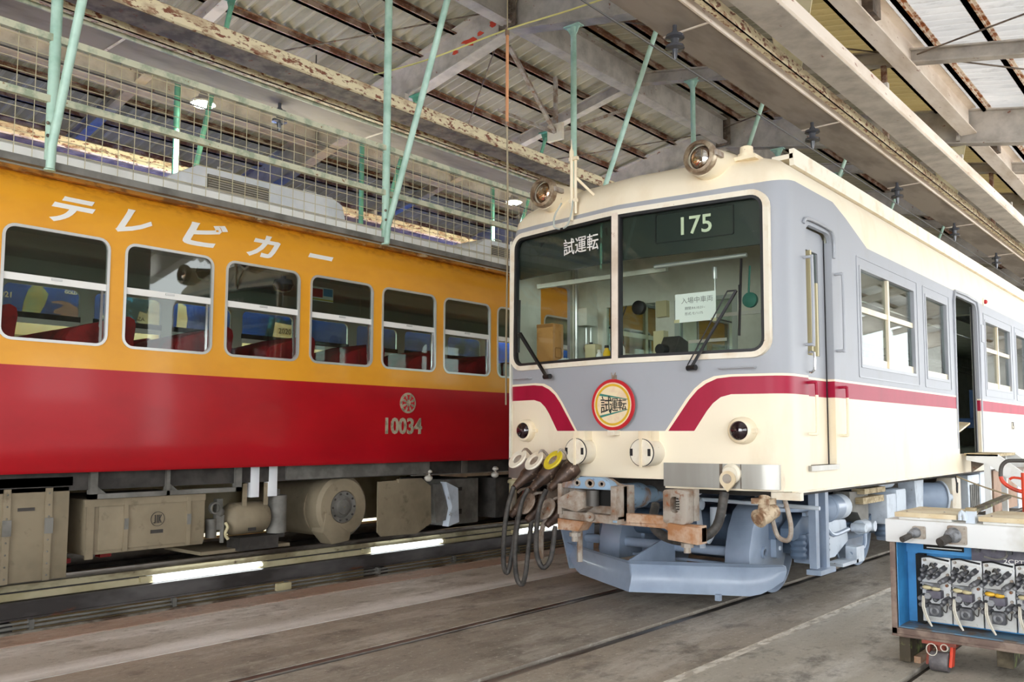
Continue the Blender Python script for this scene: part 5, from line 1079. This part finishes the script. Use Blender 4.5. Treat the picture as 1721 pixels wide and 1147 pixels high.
# ---------------------------------------------------------------- equipment cabinet on timber and castors, right foreground
CB = thing('equipment_cabinet', 'open white and sky blue electrical cabinet full of contactors, resting on timbers', 'cabinet', (3.1, .3, .17))
XL, XR, YF, YB = 2.17, 4.2, -.06, .62
MB().box(XL-.03, XR, YF-.03, YB, .745, .885).build('top_beam', 'cabinet_white', CB, bev=.008)
MB().box(XL, XL+.02, YF, YB, .19, .745).box(XL, XR, YB-.02, YB, .19, .745).box(XR-.02, XR, YF, YB, .19, .745).build('side_panel', 'cabinet_white', CB)
MB().box(XL+.02, XL+.025, YF+.02, YB-.02, .22, .745).box(XL+.02, XL+.09, .16, .18, .22, .745).box(XL, XR, .18, .20, .22, .745).box(XL+.02, XR, .14, .18, .665, .745).build('blue_lining', 'cabinet_blue', CB)
MB().box(XL+.02, XR, YF+.01, .18, .225, .232).build('lining_floor', M('dusty_blue_ledge', '5E8098', .8, 0, '6A5E54', 8, .42, .58), CB)
MB().box(XL-.012, XL+.02, YF-.012, YF+.02, .175, .75).box(XL-.012, XR, YF-.012, YF+.03, .185, .225).box(XL-.012, XR, YF-.02, YB, .175, .19).build('angle_frame', 'cabinet_brown', CB, bev=.003)
MB().box(XL+.13, XL+.36, .13, .14, .69, .735).build('vent_slot', 'deepdark', CB); MB().box(XL+.15, XL+.35, .125, .13, .700, .706).build('slot_bar', 'alu', CB)
tb = MB().box(XL+.41, XR-.1, .10, .14, .62, .745).build('terminal_board', 'panel_dark', CB)
for q in range(14): MB().cyl((XL+.45+q*.085, .1, .715+.01*(q % 2)), (XL+.45+q*.085, .07, .715+.01*(q % 2)), .014, seg=8).build('terminal_knob', 'contactor', tb)
MB().tube([(XL+.48, .09, .68), (XL+.55, .08, .67), (XL+.60, .08, .69), (XL+.60, .09, .73)], .006, 6).build('terminal_cable', 'under_grey', tb)
text('2CPT', .036, (XL+.58, .097, .650), (1, 0, 0), (0, 0, 1), mt['white'], tb, ext=.0006, sx=1.3)
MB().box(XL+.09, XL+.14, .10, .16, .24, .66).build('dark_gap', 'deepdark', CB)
rn = random.Random(5); unit0 = None; x0 = XL+.125
for u in range(8):
    xs = x0+u*.173
    if unit0 is None:
        U = MB().box(xs, xs+.165, .095, .13, .255, .650).build('contactor_panel', 'cabinet_white', CB, bev=.003); unit0 = U; ux = xs
        MB().bar((xs+.03, .09, .625), (xs+.14, .09, .615), .006, .01).cyl((xs+.015, .1, .635), (xs+.015, .08, .635), .01, seg=8).cyl((xs+.15, .1, .607), (xs+.15, .08, .607), .01, seg=8).build('latch_bar', 'alu', U)
        MB().bar((xs+.03, .09, .275), (xs+.13, .09, .268), .006, .01).cyl((xs+.02, .1, .285), (xs+.02, .08, .285), .01, seg=8).build('latch_bar', 'alu', U)
        MB().tube([(xs+.0, .085, .645), (xs+.05, .075, .655), (xs+.1, .08, .645), (xs+.16, .085, .635)], .006, 6).build('top_cable', 'black', U)
        for (dx, z, r, l) in [(.02, .575, .013, .07), (.02, .545, .013, .06), (.0, .515, .013, .05), (.075, .57, .013, .07), (.085, .535, .013, .06), (.075, .60, .010, .04), (.125, .58, .016, .05), (.14, .52, .016, .07), (.115, .505, .014, .05), (.05, .555, .016, .04), (.10, .555, .012, .05), (.05, .525, .012, .05),
                              (.0, .40, .014, .06), (.0, .36, .013, .05), (.14, .395, .016, .07), (.12, .37, .013, .05), (.03, .385, .013, .05), (.08, .395, .015, .03), (.03, .355, .012, .05), (.015, .465, .010, .07)]:
            k_ = MB().cyl((xs+dx+.01, .10, z+.012), (xs+dx, .095-l, z), r, seg=12).build('contact_knob', 'contactor', U); MB().cyl((xs+dx, .095-l, z), (xs+dx, .093-l, z), r*.5, seg=10).build('knob_end', 'contactor_light', k_)
        MB().box(xs+.04, xs+.125, .02, .09, .41, .455).build('arc_chute', 'panel_dark', U, bev=.004); MB().cyl((xs+.055, .025, .425), (xs+.055, .0, .425), .02, seg=6).build('hex_nut', 'contactor_light', U)
        MB().sph((xs+.045, .03, .472), .02, 10, 6, (1.5, .8, .7)).sph((xs+.095, .03, .468), .02, 10, 6, (1.4, .8, .7)).build('spring_clip', 'beigeplastic', U)
        MB().box(xs+.01, xs+.12, .02, .05, .492, .50).bar((xs+.02, .02, .50), (xs+.12, .02, .483), .01, .012).build('contact_arm', 'contactor_light', U)
        MB().box(xs+.05, xs+.12, .03, .09, .30, .37).build('relay_block', 'contactor', U, bev=.006); MB().frame(circ(xs+.085, .335, .026, 16), circ(xs+.085, .335, .014, 16), 'y', .022, .03).build('relay_ring', 'contactor_light', U)
        MB().tube([(xs+.03, .02, .42), (xs+.035, -.005, .36), (xs+.05, .0, .30), (xs+.075, .0, .245)], .0055, 7).tube([(xs+.022, .02, .42), (xs+.025, -.005, .36), (xs+.04, .0, .30), (xs+.07, .0, .25)], .004, 7).build('white_cable', 'cable_white', U)
        MB().tube([(xs+.12, .06, .395), (xs+.125, .05, .35), (xs+.145, .05, .33), (xs+.15, .06, .37)], .004, 6).tube([(xs+.06, .05, .60), (xs+.075, .03, .62), (xs+.09, .04, .59)], .006, 6).tube([(xs+.02, .05, .59), (xs+.03, .03, .61), (xs+.04, .05, .585)], .004, 6).build('loop_wire', 'iron', U)
        for (dx, z) in ((.145, .485), (.147, .43), (.145, .37), (.02, .63), (.15, .55)): MB().cyl((xs+dx, .095, z), (xs+dx, .08, z), .009, seg=8).build('screw_stud', 'rust', U)
    else:
        c = copy_tree(unit0, CB); c.location.x += xs-ux
        if u == 2:
            for ch in c.children:
                if ch.name.startswith('spring_clip'): ch.data = ch.data.copy(); ch.data.materials[0] = mt['amber']
for x, r in ((2.32, .038), (2.53, .055)):
    h = MB().prism(rrect(x-r*.9+.02, x+r+.02, .815-r, .815+r, .008, 2), 'y', YF-.045, YF-.03).build('cable_gland', 'rust', CB); MB().lathe((x+.005, YF-.045, .815), (-.25, -1, -.15), [(0, r*.85), (.03, r*.75), (.05, r*.55), (.07, r*.5)], 20).build('gland_nut', 'contactor_light', h)
    MB().cyl((x-.01, YF-.10, .80), (x-.04, YF-.17, .78), r*.48, seg=14).build('cable_stub', 'hose', h); 
    for dx in (-.8, .8):
        for dz in (-.75, .75): MB().sph((x+.02+dx*r, YF-.047, .815+dz*r), .006, 6, 4).build('gland_bolt', 'rust', h)
MB().box(2.93, 2.97, YF-.045, YF-.03, .80, .84).build('rusty_lug', 'creamrust', CB)
for i, (xa, xb, lab) in enumerate(((2.19, 2.54, 'stained plywood board on the cabinet top, leftmost of the row'), (2.66, 2.98, 'stained plywood board on the cabinet top, second from the left end'), (3.04, 3.45, 'stained plywood board on the cabinet top, third from the left, at the picture edge'))):
    t = thing('plywood_board', lab, 'board', (xa, 0, .885), 'plywood boards on the cabinet')
    MB().box(xa+.02, xb-.03, YF+.02, .46, .885, .900).build('batten', 'cabinet_white', t); MB().box(xa, xb, YF, .48, .900, .928).build('board_panel', 'ply', t, bev=.003)
    for dx in (.06, .25): MB().sph((xa+dx, YF+.05+.1*(dx > .1), .93), .006, 6, 4).build('nail_head', 'rust', t)
g = MB().tube([(2.56, -.05, .90), (2.56, -.05, .93), (2.57, -.05, .95), (2.585, -.05, .93), (2.585, -.05, .90)], .012, 8, 2).box(2.59, 2.64, -.05, .0, .885, .955); CBk = g.build('cable_bracket', 'white_under', CB)
MB().box(2.59, 2.64, -.05, .0, .956, .975).build('bracket_wood', 'wood', CBk)
MB().box(2.56, 2.60, .05, .9, .93, .95).build('loose_batten', 'timber_dark', CB) if False else None
tag(MB().bar((2.60, .0, .945), (2.60, 1.05, .985), .05, .02).build('wood_strip', 'timber_dark'), 'grey weathered wood strip lying between the two left plywood boards', 'wood strip')
# castor frame
t = thing('castor', 'swivel castor with orange red fork below the cabinet', 'castor', (2.42, -.1, 0))
MB().cyl((2.375, -.06, .058), (2.475, -.06, .058), .056, seg=24).build('castor_wheel', M('worn_black_wheel', '5E5A5C', .6, 0, '7A7676', 8, .45, .6), t, bev=.004)
for x in (2.362, 2.488):
    MB().prism([(-.10, .04), (-.03, .035), (-.01, .09), (.03, .16), (-.05, .16), (-.07, .10)], 'x', x-.008, x+.008).build('castor_fork', 'redpaint' if x > 2.4 else 'brownpaint', t, bev=.003)
MB().box(2.33, 2.52, -.08, .12, .155, .175).cyl((2.42, -.02, .12), (2.42, -.02, .16), .03, seg=12).build('castor_plate', 'brownpaint', t)
MB().tube([(2.39+.03*cos(a), -.1, .13+.035*sin(a)) for a in [k*pi/6 for k in range(13)]], .003, 6, 1).tube([(2.46+.02*cos(a), -.1, .15+.02*sin(a)) for a in [k*pi/6 for k in range(13)]], .003, 6, 1).build('wire_loop', 'cable_white', t)
tag(MB().box(2.17, 2.235, .02, 1.1, .005, .172).build('timber', 'timber_dark', bev=.004), 'mossy green-ended timber under the left end of the cabinet', 'timber')
tag(MB().box(2.17, 2.235, .012, .018, .03, .165).build('painted_patch', 'moss'), 'green paint patch on the timber end', 'patch') if False else None
tag(MB().box(2.66, 2.75, .26, 1.2, .005, .172).build('timber', 'timber_dark', bev=.004), 'splintered brown timber under the middle of the cabinet, right of the castor', 'timber')
tag(MB().box(2.245, 2.285, .05, 1.5, 0, .04).build('rusty_angle', 'rust_orange', bev=.002), 'thin rusty angle iron on the floor beside the mossy timber', 'angle iron')
# ---------------------------------------------------------------- hand truck, boarding steps, ropes at the right edge
t = thing('hand_truck', 'red hand truck with black-topped loop handle behind the cabinet', 'hand truck', (2.7, 1.3, 0))
MB().tube([(2.86, 1.3, 1.225), (2.60, 1.3, 1.225), (2.545, 1.3, 1.21), (2.52, 1.3, 1.17), (2.515, 1.3, 1.11)], .014, 10, 4).build('handle_top', 'iron', t)
MB().tube([(2.515, 1.3, 1.11), (2.53, 1.3, 1.07), (2.58, 1.3, 1.03), (2.66, 1.3, 1.005), (2.86, 1.3, .985)], .014, 10, 4).tube([(2.57, 1.3, 1.09), (2.6, 1.3, 1.105), (2.7, 1.3, 1.09)], .009, 8, 4).build('handle_loop', 'redpaint', t)
MB().tube([(2.66, 1.3, 1.14), (2.66, 1.3, .12)], .018, 10, 1).tube([(3.0, 1.3, 1.2), (3.0, 1.3, .12)], .018, 10, 1).tube([(2.66, 1.3, .8), (3.0, 1.3, .8)], .012, 8, 1).tube([(2.66, 1.3, .4), (3.0, 1.3, .4)], .012, 8, 1).build('frame_tube', 'redpaint', t)
MB().box(2.64, 3.02, 1.05, 1.3, .02, .03).build('toe_plate', 'redpaint', t)
for x in (2.61, 3.05): MB().cyl((x-.02, 1.36, .1), (x+.02, 1.36, .1), .1, seg=20).build('wheel', 'black', t)
t = thing('boarding_steps', 'pale grey steps leading down from the open side door of the grey railcar', 'steps', (1.9, 5.6, 0))
for y in (5.2, 6.12):
    MB().prism([(1.40, 1.12), (1.40, 1.19), (1.72, 1.19), (3.1, .10), (3.1, 0), (2.95, 0), (1.62, 1.08)], 'y', y-.02, y+.02).build('stringer', 'cabinet_white', t)
for k in range(5): MB().box(1.68+k*.28, 1.96+k*.28, 5.22, 6.10, 1.0-k*.215, 1.03-k*.215).build('tread', 'steel', t)
MB().box(1.38, 1.72, 5.18, 6.14, 1.17, 1.20).build('landing', 'wood', t)
for x in (1.6, 2.3):
    for y in (5.24, 6.08): MB().box(x-.03, x+.03, y-.03, y+.03, 0, 1.17 if x < 2 else .6).build('leg', 'cabinet_white', t)
MB().prism([(1.42, .98), (1.62, 1.13), (1.62, 1.17), (1.42, 1.17)], 'y', 5.3, 5.34).build('hook_bracket', 'steel_dark', t)
tag(MB().tube([(1.37, 4.83, .95), (1.8, 4.2, .87), (2.4, 3.3, .80), (3.2, 2.2, .74), (4.4, 1.2, .9)], .008, 6, 4).build('rope', 'rope'), 'thin rope slanting down from the railcar sill over the cabinet', 'rope')
tag(MB().tube([(1.372, 4.8, .95), (1.40, 4.72, .88), (1.41, 4.68, .80), (1.39, 4.78, .78), (1.38, 4.84, .88)], .008, 6, 4).build('rope_loop', 'black'), 'small black cord loop tied below the railcar side sill', 'cord')
tag(MB().prism([(5.9, 1.22), (6.1, 1.22), (6.1, 1.24), (5.9, 1.24)], 'x', 1.0, 1.3).build('plank_offcut', 'ply'), 'pale plywood offcut in the open doorway of the grey railcar', 'board') if False else None
tag(MB().add([(1.26, 5.22, 1.40), (1.28, 5.95, 1.56), (1.05, 5.95, 1.58), (1.03, 5.22, 1.42), (1.26, 5.22, 1.38), (1.28, 5.95, 1.54), (1.05, 5.95, 1.56), (1.03, 5.22, 1.40)], [(0, 1, 2, 3), (7, 6, 5, 4), (0, 4, 5, 1), (1, 5, 6, 2), (2, 6, 7, 3), (3, 7, 4, 0)]).build('tilted_board', 'ply'), 'tilted pale wooden panel inside the open side doorway', 'panel')
